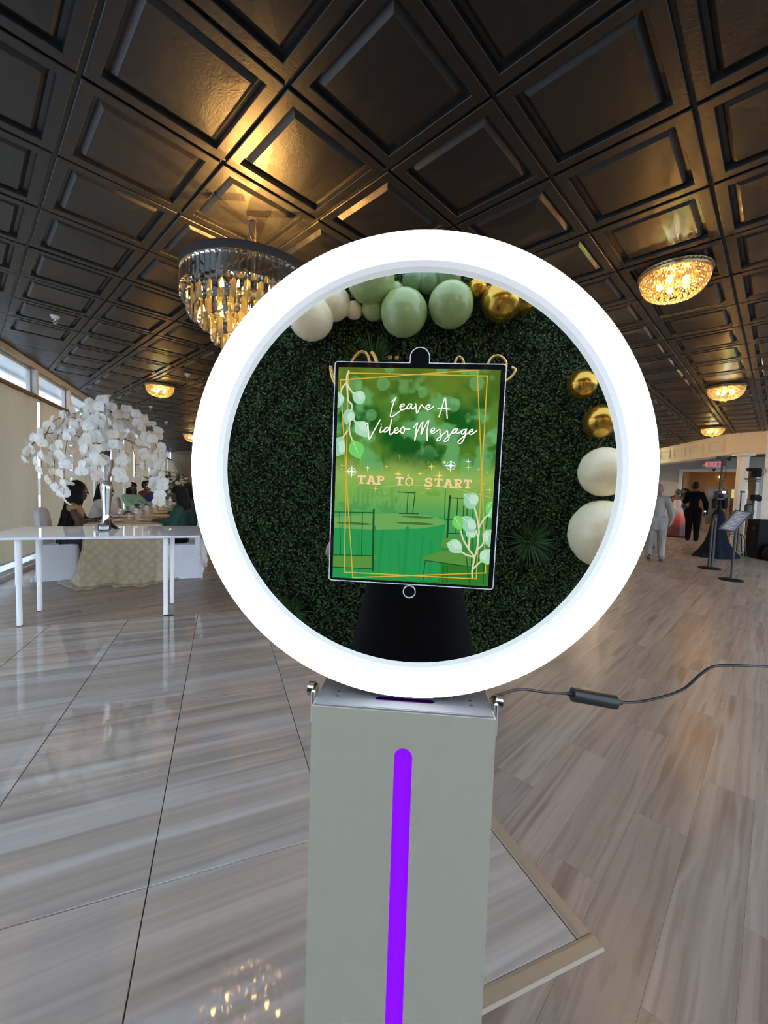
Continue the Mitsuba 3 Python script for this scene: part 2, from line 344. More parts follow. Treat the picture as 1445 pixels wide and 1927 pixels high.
part('ceiling', 'tile_field', cat([xf(tile_mesh(rng.choice((0, 0.003, -0.003))), tpose(c)) for d, c in cand[290:]]), 'mat_ceiling_tile', smooth=False, kind='stuff', label='coffered black ceiling tiles further down the hall')
part('ceiling', 'cut_tile', cat([ext(q, 0.012, ZC - 0.006) for q in fill if q.area > 1e-3]), 'mat_ceiling', smooth=False, to=XG, kind='stuff', label='flat black cut tiles along the walls')
# floor: slab, porcelain tiles of the dance floor, wood planks, edging strips
struct('floor', ext(room.buffer(0.3), 0.08, -0.090), 'mat_grout')
A1, B0, B1, TS = 1.006, 0.851, 0.851 + 6 * 0.611, 0.611
tile_v = [mikit.ply(rbox((0, 0, -0.006), (0.6070, 0.6070, 0.012), 0.0015), 'mat_porcelain', smooth=False)]
for i in range(6):
    for j in range(6):
        x0 = A1 - (i + 1) * TS
        if x0 < WE1:
            part('floor', 'porcelain_tile', rbox(((WE1 + x0 + TS) / 2, B0 + (j + 0.5) * TS, -0.006), (x0 + TS - WE1 - 0.003, 0.6085, 0.012), 0.0012), 'mat_porcelain', smooth=False, to=XE)
        else: part('floor', 'porcelain_tile', tile_v[0], None, to=XE @ mat4(rotx(rng.uniform(-.05, .05)) @ roty(rng.uniform(-.05, .05)), (x0 + TS / 2, B0 + (j + 0.5) * TS, rng.uniform(-.0003, .0003))))
dance = Polygon([E(A1 + 0.045, B0 - 0.05)[:2], E(A1 + 0.045, B1 + 0.004)[:2], E(WE1, B1 + 0.004)[:2], E(WE1, B0 - 0.05)[:2]])
woodG = affinity.rotate(room.difference(dance), -TG, origin=(0, 0))
planks, far_planks = [], []
x0, y0, x1, y1 = woodG.bounds
for r in range(math.floor(y0 / PW), math.ceil(y1 / PW)):
    off = (r * 0.381966 - math.floor(r * 0.381966)) * PL
    for c in range(math.floor((x0 + off) / PL), math.ceil((x1 + off) / PL) + 1):
        cx, cy = c * PL - off + PL / 2, (r + 0.5) * PW; w = RG @ np.array([cx, cy, 0])
        if not visible(w, 60, 3.6) or w[1] < -2.2: continue
        q = sbox(cx - PL / 2 + 0.0003, cy - PW / 2 + 0.0003, cx + PL / 2 - 0.0003, cy + PW / 2 - 0.0003).intersection(woodG)
        if q.area < 0.01: continue
        inview = w[1] > 0.3 and abs(math.degrees(math.atan2(w[0], w[1]))) < 50
        planks.append((math.hypot(w[0], w[1]) + (0 if inview else 8), q))
planks.sort(key=lambda t: t[0])
for d, q in planks[:290]: part('floor', 'plank', ext(q, 0.008, -0.008), 'mat_wood', smooth=False, to=XG)
part('floor', 'plank_field', cat([ext(q, 0.008, -0.008) for d, q in planks[290:]]), 'mat_wood', smooth=False, to=XG, kind='stuff', label='greige wood planks further down the hall')
edge = lambda L: loft([np.array([(x, -0.026, 0), (x, 0.026, 0), (x, 0.020, 0.0065), (x, -0.012, 0.0075), (x, -0.022, 0.004)]) for x in (-L / 2, L / 2)])
Lr, Lf = B1 - B0, A1 - WE1 + 0.052
part('floor', 'edging_strip', xf(edge(Lr), mat4(rotz(-90), (A1 + 0.026, (B0 + B1) / 2, 0))), 'mat_strip', smooth=False, to=XE, label='tan wood edging along the glossy tiles')
part('floor', 'edging_strip', xf(edge(Lf), mat4(rotz(180), ((A1 + WE1) / 2 + 0.026, B0 - 0.026, 0))), 'mat_strip', smooth=False, to=XE, label='tan wood edging along the glossy tiles')
# window wall (left): posts, transom bar, head and sill; panes; roller shades
STEP = 1.43; Y0 = 7.67 - 8 * STEP; NW = 20
struct('wall_left', cat(box((WE1 - 0.05, 10.5, 2.975), (0.14, 29, 0.09)), box((WE1 - 0.06, 10.5, 0.03), (0.12, 29, 0.06))), 'mat_alu', to=XE, label='window wall with aluminium posts')
part('wall_left', 'transom_bar', box((WE1 - 0.03, 10.5, 2.53), (0.10, 29, 0.055)), 'mat_brown_trim', smooth=False, to=XE, kind='structure')
part('wall_left', 'header_bar', box((WE1 - 0.01, 10.5, 2.945), (0.05, 29, 0.03)), 'mat_brown_trim', smooth=False, to=XE, kind='structure')
post_v = mikit.ply(cat(rbox((WE1 - 0.06, 0, 1.49), (0.10, 0.045, 2.92), 0.004), rbox((WE1 - 0.01, 0.0, 2.74), (0.06, 0.085, 0.37), 0.004)), 'mat_white_metal', smooth=False)
frame_v = mikit.ply(cat(*[box((WE1 - 0.07, s * (STEP / 2 - 0.05), 2.74), (0.05, 0.05, 0.37)) for s in (-1, 1)], box((WE1 - 0.07, 0, 2.905), (0.05, STEP - 0.06, 0.035)), box((WE1 - 0.07, 0, 2.575), (0.05, STEP - 0.06, 0.035)), box((WE1 - 0.07, 0, 0.085), (0.05, STEP - 0.06, 0.05))), 'mat_alu', smooth=False)
up_v = mikit.ply(trimesh.Trimesh([(WE1 - 0.07, -STEP / 2 + .03, 2.57), (WE1 - 0.07, STEP / 2 - .03, 2.57), (WE1 - 0.07, STEP / 2 - .03, 2.92), (WE1 - 0.07, -STEP / 2 + .03, 2.92)], [(0, 1, 2), (0, 2, 3)]), 'mat_pane')
lo_v = mikit.ply(trimesh.Trimesh([(WE1 - 0.07, -STEP / 2 + .03, 0.06), (WE1 - 0.07, STEP / 2 - .03, 0.06), (WE1 - 0.07, STEP / 2 - .03, 2.51), (WE1 - 0.07, -STEP / 2 + .03, 2.51)], [(0, 1, 2), (0, 2, 3)]), 'mat_pane')
def shade_mesh(seed):
    w, ys, zs = STEP - 0.135, 24, 8
    R = np.random.default_rng(seed); ph = R.uniform(0, 6, 3); v = []
    for y in np.linspace(-w / 2, w / 2, ys):
        for z in np.linspace(0.24, 2.50, zs):
            d = 0.010 * math.sin(y * 5 + ph[0]) * (2.5 - z) / 2.4 + 0.005 * math.sin(y * 13 + ph[1])
            v.append((WE1 + 0.022 + d, y, z))
    i, j = np.meshgrid(np.arange(ys - 1), np.arange(zs - 1), indexing='ij')
    q = np.stack([i * zs + j, (i + 1) * zs + j, (i + 1) * zs + j + 1, i * zs + j + 1], -1).reshape(-1, 4)
    a = trimesh.Trimesh(v, np.vstack([q[:, :3], q[:, [0, 2, 3]]]), process=False)
    return a
shades = [mikit.ply(shade_mesh(s), 'mat_shade', smooth=True) for s in range(3)]
roll = mikit.ply(cyl((WE1 + 0.022, -STEP / 2 + .07, 2.51), (WE1 + 0.022, STEP / 2 - .07, 2.51), 0.018, n=10), 'mat_brown_trim', smooth=40)
hem = mikit.ply(rbox((WE1 + 0.022, 0, 0.23), (0.012, STEP - 0.135, 0.025), 0.003), 'mat_alu', smooth=False)
ORD = ('fifth', 'sixth', 'seventh', 'eighth', 'ninth', 'tenth', 'eleventh', 'twelfth', 'farthest')
for k in range(NW):
    y = Y0 + k * STEP; wm = XE @ mat4(None, (0, y + STEP / 2, 0))
    put(f'window_{k + 1}', {**frame_v, 'to_world': T(wm)}, None, 'structure')
    put(f'window_{k + 1}__upper_pane', {**up_v, 'to_world': T(wm)}); put(f'window_{k + 1}__lower_pane', {**lo_v, 'to_world': T(wm)})
    part('wall_left', 'post', post_v, None, to=XE @ mat4(None, (0, y, 0)), kind='structure')
    if 6 <= k:
        lab_ = ['wide beige roller shade at the left edge of the photo', 'beige roller shade behind the white covered chair, second from the left edge', 'beige roller shade on the window wall behind the woman with long braids', 'beige roller shade on the window wall behind the silver vase'][k - 7] if 7 <= k <= 10 else ORD[k - 11] + ' beige roller shade counted from the left edge of the photo' if k > 10 else 'beige roller shade just outside the left edge of the photo'
        r = thing('roller_shade', lab_, 'roller shade', 'roller shades on the window wall')
        part(r, 'fabric', shades[k % 3], None, to=wm); part(r, 'roller', roll, None, to=wm); part(r, 'hem_bar', hem, None, to=wm)
# eave and terrace outside the windows
struct('trim_1', cat(box((WE1 - 0.44, 10.5, 3.15), (0.7, 29, 0.08)), box((WE1 - 0.78, 10.5, 3.14), (0.06, 29, 0.16)), *[box((WE1 - 0.32, Y0 + k * STEP * 2, 3.10), (0.42, 0.10, 0.10)) for k in range(11)]), 'mat_soffit', to=XE, label='pale eave outside the windows')
struct('floor_terrace', box((WE1 - 6.2, 10.5, -0.1), (12, 60, 0.1)), 'mat_pavement', to=XE, label='pavement outside the windows')
# end wall, back wall with the doorway, beam, column wall
def wall_seg(p, q, z0, z1, t=0.15):
    p, q = np.array(p, float), np.array(q, float); d = q - p; L = np.linalg.norm(d); m = box((L / 2, t / 2, (z0 + z1) / 2), (L, t, z1 - z0))
    return xf(m, mat4(rotz(math.degrees(math.atan2(d[1], d[0]))), (p[0], p[1], 0)))
WB = np.array([12.6, 17.5]); WD = np.array([0.7202, -0.6938])          # left edge of the doorway and the direction of the back wall
bw = lambda t: tuple(WB + WD * t)
DW = 2.3
struct('wall_back', cat(wall_seg(bw(-3.2), bw(0), 0, ZC), wall_seg(bw(0), bw(DW), 2.45, ZC), wall_seg(bw(DW), bw(7), 0, ZC)), 'mat_grey_wall', label='grey wall with the doorway and the exit sign')
struct('wall_end', cat(wall_seg(E(WE1, 25)[:2], bw(-3.2), 0, ZC)), 'mat_end_wall', label='brown wall at the far end of the hall')
XW = mat4(rotz(math.degrees(math.atan2(WD[1], WD[0]))), (WB[0], WB[1], 0))   # x along the wall, -y towards the room
struct('trim_2', cat(rbox((-0.06, -0.01, 1.27), (0.12, 0.06, 2.54), .01), rbox((DW + 0.06, -0.01, 1.27), (0.12, 0.06, 2.54), .01), rbox((DW / 2, -0.01, 2.51), (DW + 0.24, 0.06, 0.12), .01)), 'mat_white_wall', to=XW, label='white casing around the doorway')
struct('wall_vestibule', cat(box((DW / 2, 1.6, 2.18), (DW, 0.1, 0.62)), box((0.32, 1.6, 1.0), (.62, .1, 2.0)), box((DW / 2, 1.8, 1.3), (DW, 0.05, 2.6)), box((0.03, 0.9, 1.25), (0.06, 1.6, 2.5)), box((DW - 0.03, 0.9, 1.25), (0.06, 1.6, 2.5)), box((DW / 2, 0.85, 2.52), (DW, 1.6, 0.08))), 'mat_tan_wall', to=XW, label='brown walls inside the doorway')
for k in range(2):
    x0 = 0.62 + k * 0.80; d = f'door_{k + 1}'
    fr = cat(box((x0 + 0.05, 1.55, 0.95), (0.10, 0.05, 1.9)), box((x0 + 0.73, 1.55, 0.95), (0.10, 0.05, 1.9)), box((x0 + 0.39, 1.55, 1.84), (.62, 0.05, 0.12)), box((x0 + 0.39, 1.55, 0.12), (.62, 0.05, 0.24)))
    struct(d, fr, 'mat_door_wood', to=XW)
    part(d, 'pane', box((x0 + 0.39, 1.56, 1.0), (.60, 0.008, 1.6)), 'mat_door_glass', smooth=False, to=XW)
    part(d, 'handle', tube([(x0 + (0.70 if k == 0 else 0.09), 1.47, z) for z in (0.85, 1.0, 1.25)], 0.015), 'mat_brass', to=XW)
struct('window_21', box((1.80, 1.545, 1.62), (0.52, 0.01, 0.42)), 'mat_lamp', to=XW, label='lit yellow-green window pane in the right door')
scene['window_21']['emitter'] = emitter((0.36, 0.36, 0.12), 0.02)
# beam with raised panels, turning at its left corner; white pilaster wall
BA, BF, BB = np.array([8.74, 10.51]), np.array([9.42, 14.25]), np.array([9.12, 9.93])
ZB = 2.48
def seg_frame(p, q):
    d = (q - p) / np.linalg.norm(q - p); n = np.array([-d[1], d[0]]); m = np.eye(4); m[:2, 0], m[:2, 1], m[:2, 3] = d, n, p; return m, np.linalg.norm(q - p)
XB, LB = seg_frame(BF, BA); LB += 0
XC, LC = seg_frame(BA, BB)
struct('trim_3', cat(xf(box((LB / 2 - 1.5, 0.15, (ZB + ZC) / 2), (LB + 3, 0.3, ZC - ZB)), XB), xf(box((LC / 2 + 0.1, 0.15, (ZB + ZC) / 2), (LC + 0.4, 0.3, ZC - ZB)), XC),
                     xf(box((LB / 2 - 1.5, 0.13, ZC - 0.03), (LB + 3.04, 0.36, 0.05)), XB), xf(box((LB / 2 - 1.5, 0.13, ZB + 0.02), (LB + 3.04, 0.34, 0.04)), XB)), 'mat_plaster', label='cream beam with raised panels on columns')
for k in range(5):
    xc = LB - 0.62 - k * 0.92; hw, z0, z1 = 0.34, ZB + 0.13, ZC - 0.12
    ring = Polygon([(-hw, z0), (hw, z0), (hw, z1), (-hw, z1)]).difference(Polygon([(-hw + .04, z0 + .04), (hw - .04, z0 + .04), (hw - .04, z1 - .04), (-hw + .04, z1 - .04)]))
    m = xf(ext(ring, 0.028), mat4(rotx(90), (xc, 0.0, 0))); part('trim_3', 'raised_panel', xf(m, XB), 'mat_plaster', smooth=False, kind='structure')
struct('wall_right', cat(wall_seg((8.99, 9.80), (10.4, 8.3), 0, ZC, 0.2)), 'mat_white_wall', label='white wall end at the right edge of the photo')
def column(x, y, label):
    k = thing('column', label, 'column')
    part(k, 'shaft', lathe([(0.125, 0.0), (0.135, 0.10), (0.128, 0.14), (0.128, 0.9), (0.122, 1.6), (0.112, 2.34), (0.12, 2.36), (0.112, 2.38)], 28, (x, y, 0)), 'mat_white_wall', smooth=40)
    part(k, 'base', cat(rbox((x, y, 0.04), (0.34, 0.34, 0.08), .01), lathe([(0.165, 0.08), (0.17, 0.11), (0.15, 0.14), (0.12, 0.15)], 28, (x, y, 0))), 'mat_white_wall')
    part(k, 'capital', cat(rbox((x, y, ZB - 0.03), (0.33, 0.33, 0.06), .008), lathe([(0.115, 2.38), (0.13, 2.40), (0.155, 2.43), (0.155, 2.45)], 28, (x, y, 0))), 'mat_white_wall')
column(8.82, 10.20, 'round white column with square capital under the cream beam, behind the tilted sign board')
# ================================================================== PHOTO BOOTH (post, ring light, tinted mirror, tablet)
OW = np.array([0.03804, 0.53514, 1.35252]); BU = np.array([0.9966968, -0.0807135, -0.0089898]); BV = np.array([0.0070828, -0.0238822, 0.9996897]); BN = np.cross(BU, BV)
XBm = mat4(np.stack([BU, BV, BN], 1), OW)              # mirror axes: x right, y up, z towards the viewer
PE = np.array([0.996737, -0.080717, 0]); PN = np.array([0.080717, 0.996737, 0])
XP = mat4(np.stack([PE, PN, [0, 0, 1]], 1))            # post axes: x right, y away, z up
booth = thing('photo_booth', 'white photo booth post with purple light slot, round mirror in a glowing ring and tablet', 'photo booth')
px, pw, py0, py1, pz = -0.0095, 0.2315, 0.500, 0.640, 1.056
SX, SW, ST = -0.0065, 0.0228, 1.0095
front = Polygon([(px - pw / 2, 0.02), (px + pw / 2, 0.02), (px + pw / 2, pz), (px - pw / 2, pz)]).difference(Polygon([(SX - SW / 2, 0.2), (SX + SW / 2, 0.2), (SX + SW / 2, ST - SW / 2)] + [(SX + SW / 2 * math.cos(a), ST - SW / 2 + SW / 2 * math.sin(a)) for a in np.linspace(0, pi, 14)] + [(SX - SW / 2, ST - SW / 2)]))
XF = mat4(np.array([[1, 0, 0], [0, 0, -1], [0, 1, 0]]), (0, py0 + 0.004, 0))     # plane x, z -> extrude towards the viewer
body = [xf(ext(front, 0.004), XF), rbox((px, py1, pz / 2), (pw, 0.004, pz), .001), rbox((px - pw / 2 + 0.002, (py0 + py1) / 2, pz / 2), (0.004, py1 - py0, pz), .001), rbox((px + pw / 2 - 0.002, (py0 + py1) / 2, pz / 2), (0.004, py1 - py0, pz), .001)]
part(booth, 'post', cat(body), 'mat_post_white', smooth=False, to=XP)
slot = booth + '__light_slot'
part(booth, 'light_slot', xf(ext(sbox(SX - SW / 2 - .004, 0.19, SX + SW / 2 + .004, ST + .004), 0.002), mat4(XF[:3, :3], (0, py0 + 0.0065, 0))), 'mat_screen', smooth=False, to=XP, label='purple glowing light slot', emit=emitter((0.27, 0.0, 1.05), 0.1))
top = sbox(px - pw / 2 + .003, py0 + .002, px + pw / 2 - .003, py1 - .004)
slotp = LineString([(px - 0.030, py0 + 0.030), (px + 0.034, py0 + 0.030)]).buffer(0.0075)
holes = [Point(px + sx * 0.088, py0 + y).buffer(0.0026) for sx in (-1, 1) for y in (0.026, 0.038)]
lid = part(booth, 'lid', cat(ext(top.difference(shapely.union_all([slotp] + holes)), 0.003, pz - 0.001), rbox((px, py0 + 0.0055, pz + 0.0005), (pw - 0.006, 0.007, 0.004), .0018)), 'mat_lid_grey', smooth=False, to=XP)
part(lid, 'hand_slot', ext(slotp, 0.001, pz - 0.006), 'mat_screen', smooth=False, to=XP, label='purple-lit hand slot', emit=emitter((0.12, 0.05, 0.30), 0.02))
for h_ in holes: part(lid, 'screw_hole', ext(h_, 0.001, pz - 0.006), 'mat_black_plastic', smooth=False, to=XP)
for s in (-1, 1):
    b = rbox((px + s * (pw / 2 + 0.003), py0 + 0.030, pz - 0.012), (0.006, 0.024, 0.045), .002)
    k = part(booth, 'latch', b, 'mat_chrome', smooth=False, to=XP, label='chrome latch')
    part(k, 'knob', cyl((px + s * (pw / 2 + 0.004), py0 + 0.032, pz + 0.006), (px + s * (pw / 2 + 0.0125), py0 + 0.032, pz + 0.006), 0.0095, n=20), 'mat_chrome', smooth=40, to=XP)
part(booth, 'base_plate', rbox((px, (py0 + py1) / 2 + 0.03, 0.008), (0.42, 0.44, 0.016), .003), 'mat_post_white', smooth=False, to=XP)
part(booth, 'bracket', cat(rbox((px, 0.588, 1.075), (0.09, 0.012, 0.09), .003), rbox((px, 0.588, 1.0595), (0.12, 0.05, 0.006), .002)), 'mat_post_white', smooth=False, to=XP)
# ring light: opal ring with rounded outer edge, dimmer opal inner wall, white back shell
CX, CYm, RO, RI = 0.0, 0.0025, 0.2922, 0.2585
cc = (CX, CYm, 0)
prof = [(0.2600, 0.0176), (0.2625, 0.0184), (0.2905, 0.0184), (RO - .0002, 0.0178)]
ring = part(booth, 'ring_light', inv(loft(np.array([np.c_[r * np.cos(t_ := np.arange(160) * 2 * pi / 160), r * np.sin(t_), np.full(160, z)] for r, z in prof]) + np.array(cc), False, False)), 'mat_opal', smooth=30, to=XBm, label='glowing white opal ring', emit=emitter((RING_L,) * 3, 1.5))
prof2 = [(0.2585, 0.0), (0.2586, 0.007), (0.2588, 0.0145)]
part(ring, 'inner_wall', inv(loft(np.array([np.c_[r * np.cos(t_), r * np.sin(t_), np.full(160, z)] for r, z in prof2]) + np.array(cc), False, False)), 'mat_opal', smooth=True, to=XBm, label='dimmer grey-white inner wall', emit=emitter((0.56, 0.60, 0.66), 0.05))
prof4 = [(0.2588, 0.0145), (0.2600, 0.0176)]
part(ring, 'inner_lip', inv(loft(np.array([np.c_[r * np.cos(t_), r * np.sin(t_), np.full(160, z)] for r, z in prof4]) + np.array(cc), False, False)), 'mat_opal', smooth=True, to=XBm, emit=emitter((1.0, 1.0, 1.02), 0.03))
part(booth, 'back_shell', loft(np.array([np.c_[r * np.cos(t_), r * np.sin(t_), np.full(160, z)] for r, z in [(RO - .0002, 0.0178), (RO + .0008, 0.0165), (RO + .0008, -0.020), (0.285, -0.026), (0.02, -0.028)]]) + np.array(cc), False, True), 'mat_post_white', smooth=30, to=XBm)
disc = Point(CX, CYm).buffer(RI + 0.001, quad_segs=40)
hole_sc = 1e-4
part(booth, 'mirror', ext(disc, 0.004, -0.004), 'mat_mirror', smooth=False, to=XBm, label='round tinted mirror')
# tablet: silver rim with the camera tab, black glass, lit screen, home button
def rr(x0, y0, x1, y1, r): return sbox(x0 + r, y0 + r, x1 - r, y1 - r).buffer(r, quad_segs=6)
outline = shapely.union_all([rr(-0.1075, -0.1421, 0.1075, 0.1421, 0.003), LineString([(0.0002, 0.13), (0.0002, 0.1497)]).buffer(0.0116, quad_segs=12)])
tab = part(booth, 'tablet', ext(outline, 0.0022, 0.0), 'mat_black_gloss', smooth=False, to=XBm, label='black tablet with a silver rim and a lit green screen')
part(tab, 'rim', ext(outline.buffer(0.0010).difference(outline), 0.0034), 'mat_silver_rim', smooth=False, to=XBm)
hb = Point(-0.0001, -0.1527)
part(booth, 'home_button', ext(hb.buffer(0.0074), 0.0012), 'mat_black_gloss', smooth=False, to=XBm)
part(booth, 'home_ring', ext(hb.buffer(0.0085, quad_segs=12).difference(hb.buffer(0.0074, quad_segs=12)), 0.0018), 'mat_silver_rim', smooth=False, to=XBm)
# --- the picture on the screen, all in 0.1 mm in the tablet's plane
SCRIPT = [[(-332,933),(-277,990),(-309,917),(-338,793),(-336,748),(-296,761),(-214,828)],[(-221,872),(-177,889),(-172,909),(-200,908),(-224,874),(-203,839),(-169,844),(-133,871),(-110,911),(-73,911)],[(-110,911),(-133,871),(-118,849),(-94,866),(-73,911),(-79,867),(-56,851),(-27,885)],[(-25,918),(-17,857),(-3,799),(23,853),(49,905),(78,876),(113,866),(151,883),(156,906),(128,905),(106,877),(125,847),(164,856),(209,894)],[(275,759),(304,854),(341,996),(358,933),(382,743)],[(259,858),(297,870),(408,859)],[(-657,636),(-631,656),(-620,571),(-601,456),(-552,550),(-472,700)],[(-453,616),(-469,553),(-448,549),(-415,577),(-388,606),(-345,602)],[(-388,606),(-417,566),(-403,549),(-369,573),(-342,613),(-324,709),(-345,557),(-335,523),(-310,535),(-277,568),(-241,584),(-242,607),(-267,602),(-286,564),(-259,542),(-220,566),(-199,600),(-165,624)],[(-165,624),(-199,600),(-199,555),(-168,545),(-152,579),(-165,620),(-141,596),(-85,598)],[(-35,622),(8,679),(-5,589),(-16,456),(8,556),(76,692),(60,535),(101,626),(150,711),(135,582),(143,459)],[(183,574),(227,590),(226,618),(200,612),(179,577),(206,550),(250,574),(294,603),(302,553),(321,509),(295,463),(264,460),(277,491),(342,543),(390,589),(398,545),(419,506),(396,461),(361,456),(373,488),(426,540),(473,608),(512,615)],[(473,608),(456,569),(475,560),(507,598),(517,615),(503,570),(523,560),(558,583),(585,606),(623,613)],[(585,606),(570,567),(593,556),(624,602),(629,613),(612,518),(576,444),(538,437),(542,471),(616,540),(664,575),(707,596),(710,615),(685,609),(664,575),(693,554),(759,600)],[(-457,650),(-453,647)]]
FRAMES = [[(-905,1288),(853,1281),(860,-1299),(-877,-1311)],[(-1007,1196),(725,1353),(978,-1214),(-760,-1378)]]
LEAVES = [('a',[(-841,1045),(-805,1052),(-758,1067),(-702,1048),(-673,989),(-691,922),(-738,893),(-808,919),(-841,985)]),('b',[(-1049,1040),(-1001,1045),(-957,982),(-952,936),(-978,881),(-1043,846)]),('b',[(-839,835),(-806,772),(-804,718),(-875,656),(-922,636),(-957,741),(-934,802),(-894,833)]),('a',[(-796,668),(-738,683),(-676,681),(-641,655),(-625,595),(-624,484),(-711,492),(-781,530),(-800,584)]),('b',[(-1045,458),(-955,468),(-913,343),(-925,268),(-965,239),(-1039,240)]),('c',[(-826,441),(-749,416),(-679,371),(-669,297),(-708,207),(-735,199),(-819,237),(-866,290),(-865,358)]),('b',[(640,-198),(780,-189),(828,-240),(828,-304),(790,-370),(735,-391),(677,-368),(645,-298)]),('c',[(1002,-283),(947,-306),(925,-371),(953,-467),(1006,-361)]),('b',[(1006,-361),(960,-463),(979,-483),(1010,-489)]),('c',[(535,-497),(584,-487),(635,-506),(653,-570),(640,-672),(623,-680),(542,-633),(511,-577)]),('b',[(638,-495),(712,-485),(784,-521),(818,-591),(816,-656),(765,-687),(694,-684),(649,-643),(653,-570)]),('a',[(687,-688),(807,-678),(823,-721),(804,-758),(741,-768),(701,-741)]),('a',[(457,-855),(509,-809),(565,-791),(624,-825),(655,-881),(656,-961),(603,-975),(524,-968),(478,-912)]),('b',[(1016,-646),(953,-653),(928,-701),(941,-808),(972,-850),(1014,-859)]),('a',[(1017,-902),(940,-910),(890,-963),(899,-1065),(950,-1084),(1014,-1095)])]
TWIGS = [[(-899,1312),(-921,1256),(-922,1176),(-908,1043),(-891,937),(-848,891),(-846,824)],[(-922,1170),(-972,1109),(-1000,1028)],[(-922,1156),(-882,1091),(-839,1038)],[(-817,698),(-792,668)],[(-864,663),(-868,555),(-830,441)],[(-895,554),(-938,485),(-958,464)],[(808,-1282),(803,-1179),(826,-1018),(848,-907),(858,-777),(858,-654),(825,-490),(783,-371)],[(857,-632),(904,-530),(957,-466)],[(857,-762),(821,-670)],[(818,-1003),(742,-913),(664,-786),(630,-680)],[(742,-913),(745,-768)],[(811,-1011),(725,-994),(655,-958)],[(855,-914),(921,-831),(917,-701)],[(809,-1172),(900,-1072)]]
SPARK = [(-199,249,52),(-367,110,37),(212,131,60),(69,35,37),(-210,20,67),(316,17,74),(-500,-179,52),(185,-156,52),(-369,-243,30),(966,-139,67),(682,136,45),(-953,108,30),(813,119,37)]
STARS = [(-819,28,86),(457,151,92),(-609,85,48),(674,211,42),(-82,5,27),(-185,-30,33)]
TAP = [(-738,-139),(722,-129),(-742,-23)]
DARK = [[(-512,-457),(-498,-1268)],[(-1038,-512),(-511,-496)],[(-1029,-1087),(-505,-1069)],[(-963,-517),(-936,-1085)],[(-813,-510),(-793,-1077)],[(-659,-511),(-650,-1077)],[(-1032,-1250),(-499,-1244)],[(468,-237),(458,-776)],[(469,-260),(688,-261)],[(470,-721),(713,-714)],[(568,-264),(568,-708)],[(648,-352),(652,-712)],[(18,-203),(0,-480)],[(-212,-212),(19,-218)],[(-177,-492),(77,-485)],[(-73,-222),(-77,-484)],[(404,-156),(415,-531)],[(190,-1102),(171,-1371)],[(431,-1151),(434,-1372)],[(477,-1149),(488,-1368)],[(713,-995),(779,-1367)],[(190,-1094),(690,-1137)],[(946,-1107),(953,-1356)],[(695,-395),(706,-872)],[(770,-392),(788,-1116)],[(416,-546),(537,-543)],[(970,-353),(948,-628)]]
SHAPES = [('top',[(-1031,-725),(-1036,-583),(-666,-527),(-200,-490),(185,-495),(385,-540),(426,-592),(405,-639),(116,-676),(-503,-722)]),('cloth',[(-1039,-725),(-503,-722),(116,-676),(423,-607),(413,-794),(372,-1367),(-7,-1374),(-1036,-1392)]),('seat',[(-1036,-1098),(-482,-1063),(-480,-1123),(-492,-1212),(-594,-1233),(-1037,-1238)]),('seat',[(202,-1031),(436,-956),(795,-968),(810,-1114),(690,-1129),(182,-1087)]),('seat',[(405,-782),(641,-782),(646,-890),(404,-911)])]
PLATES = [(37,-614,246),(63,-529,208),(-764,-652,238)]
GLOW = [(-442,-158),(-28,-118),(429,-123),(1019,-242)]
SCREENQ = [(-1040,1358),(1011,1360),(1021,-1400),(-1029,-1387)]
HOME = [(-1,-1527),(84,-1522)]
NOTCH = [(-109,1413),(-113,1506),(-3,1612),(116,1509),(120,1411)]

SCR = Polygon([(-0.1034, 0.1359), (0.1016, 0.1360), (0.1016, -0.1394), (-0.1034, -0.1390)])
sv = np.array([(-0.1034, -0.1392, .0024), (0.1016, -0.1392, .0024), (0.1016, 0.136, .0024), (-0.1034, 0.136, .0024)])
part(tab, 'screen', trimesh.Trimesh(sv, [(0, 1, 2), (0, 2, 3)], process=False), 'mat_screen', smooth=False, to=XBm, uv=np.array([(0, 0), (1, 0), (1, 1), (0, 1)], float), emit=emitter(None, 0.1, proc(f_screen)), label='blurred green garden with a set table on the screen')
LAYER = [0.00245]
def art(name, polys, col, label=None, w=0.005, split=False, kind=None):
    if split:
        for q in polys: art(name, [q], col, label, w)
        return
    g = shapely.union_all([p.buffer(0) for p in polys]).intersection(SCR).simplify(2e-5); LAYER[0] += 0.00003
    if g.is_empty: return
    part(tab, name, ext(g, 0.00005, LAYER[0]), 'mat_screen', smooth=False, to=XBm, label=label, kind=kind, emit=emitter(col, w))
P_ = lambda pts: np.array(pts, float) * 1e-4
def stroke(pts, w, smooth=True, k=6): return LineString(catmull(P_(pts), k) if smooth and len(pts) > 2 else P_(pts)).buffer(w / 2, quad_segs=4)
def blob(pts):
    q = P_(pts); q = np.vstack([q, q[:1]]); return Polygon(catmull(q, 5)).buffer(0)
def star(x, y, s, thin=0.12, n=4):
    pts = []
    for k in range(2 * n):
        a = pi / n * k + pi / 2; r = s if k % 2 == 0 else s * thin
        pts.append((x + r * math.cos(a), y + r * math.sin(a)))
    return Polygon(np.array(pts) * 1e-4)
art('table_top_print', [Polygon(P_(p)) for k, p in SHAPES if k == 'top'], lin(104, 164, 84))
art('tablecloth_print', [Polygon(P_(p)) for k, p in SHAPES if k == 'cloth'], lin(32, 148, 74))
cl = P_([p for k, p in SHAPES if k == 'cloth'][0]); fx = np.linspace(cl[:, 0].min() + .012, cl[:, 0].max() - .006, 13)
art('fold_print', [LineString([(x, -0.068 - 0.006 * (i % 4)), (x + 0.002 * ((i * 7) % 5 - 2), -0.1385)]).buffer(0.0006 + 0.0009 * (i % 3)) for i, x in enumerate(fx)], lin(29, 140, 70), kind='stuff')
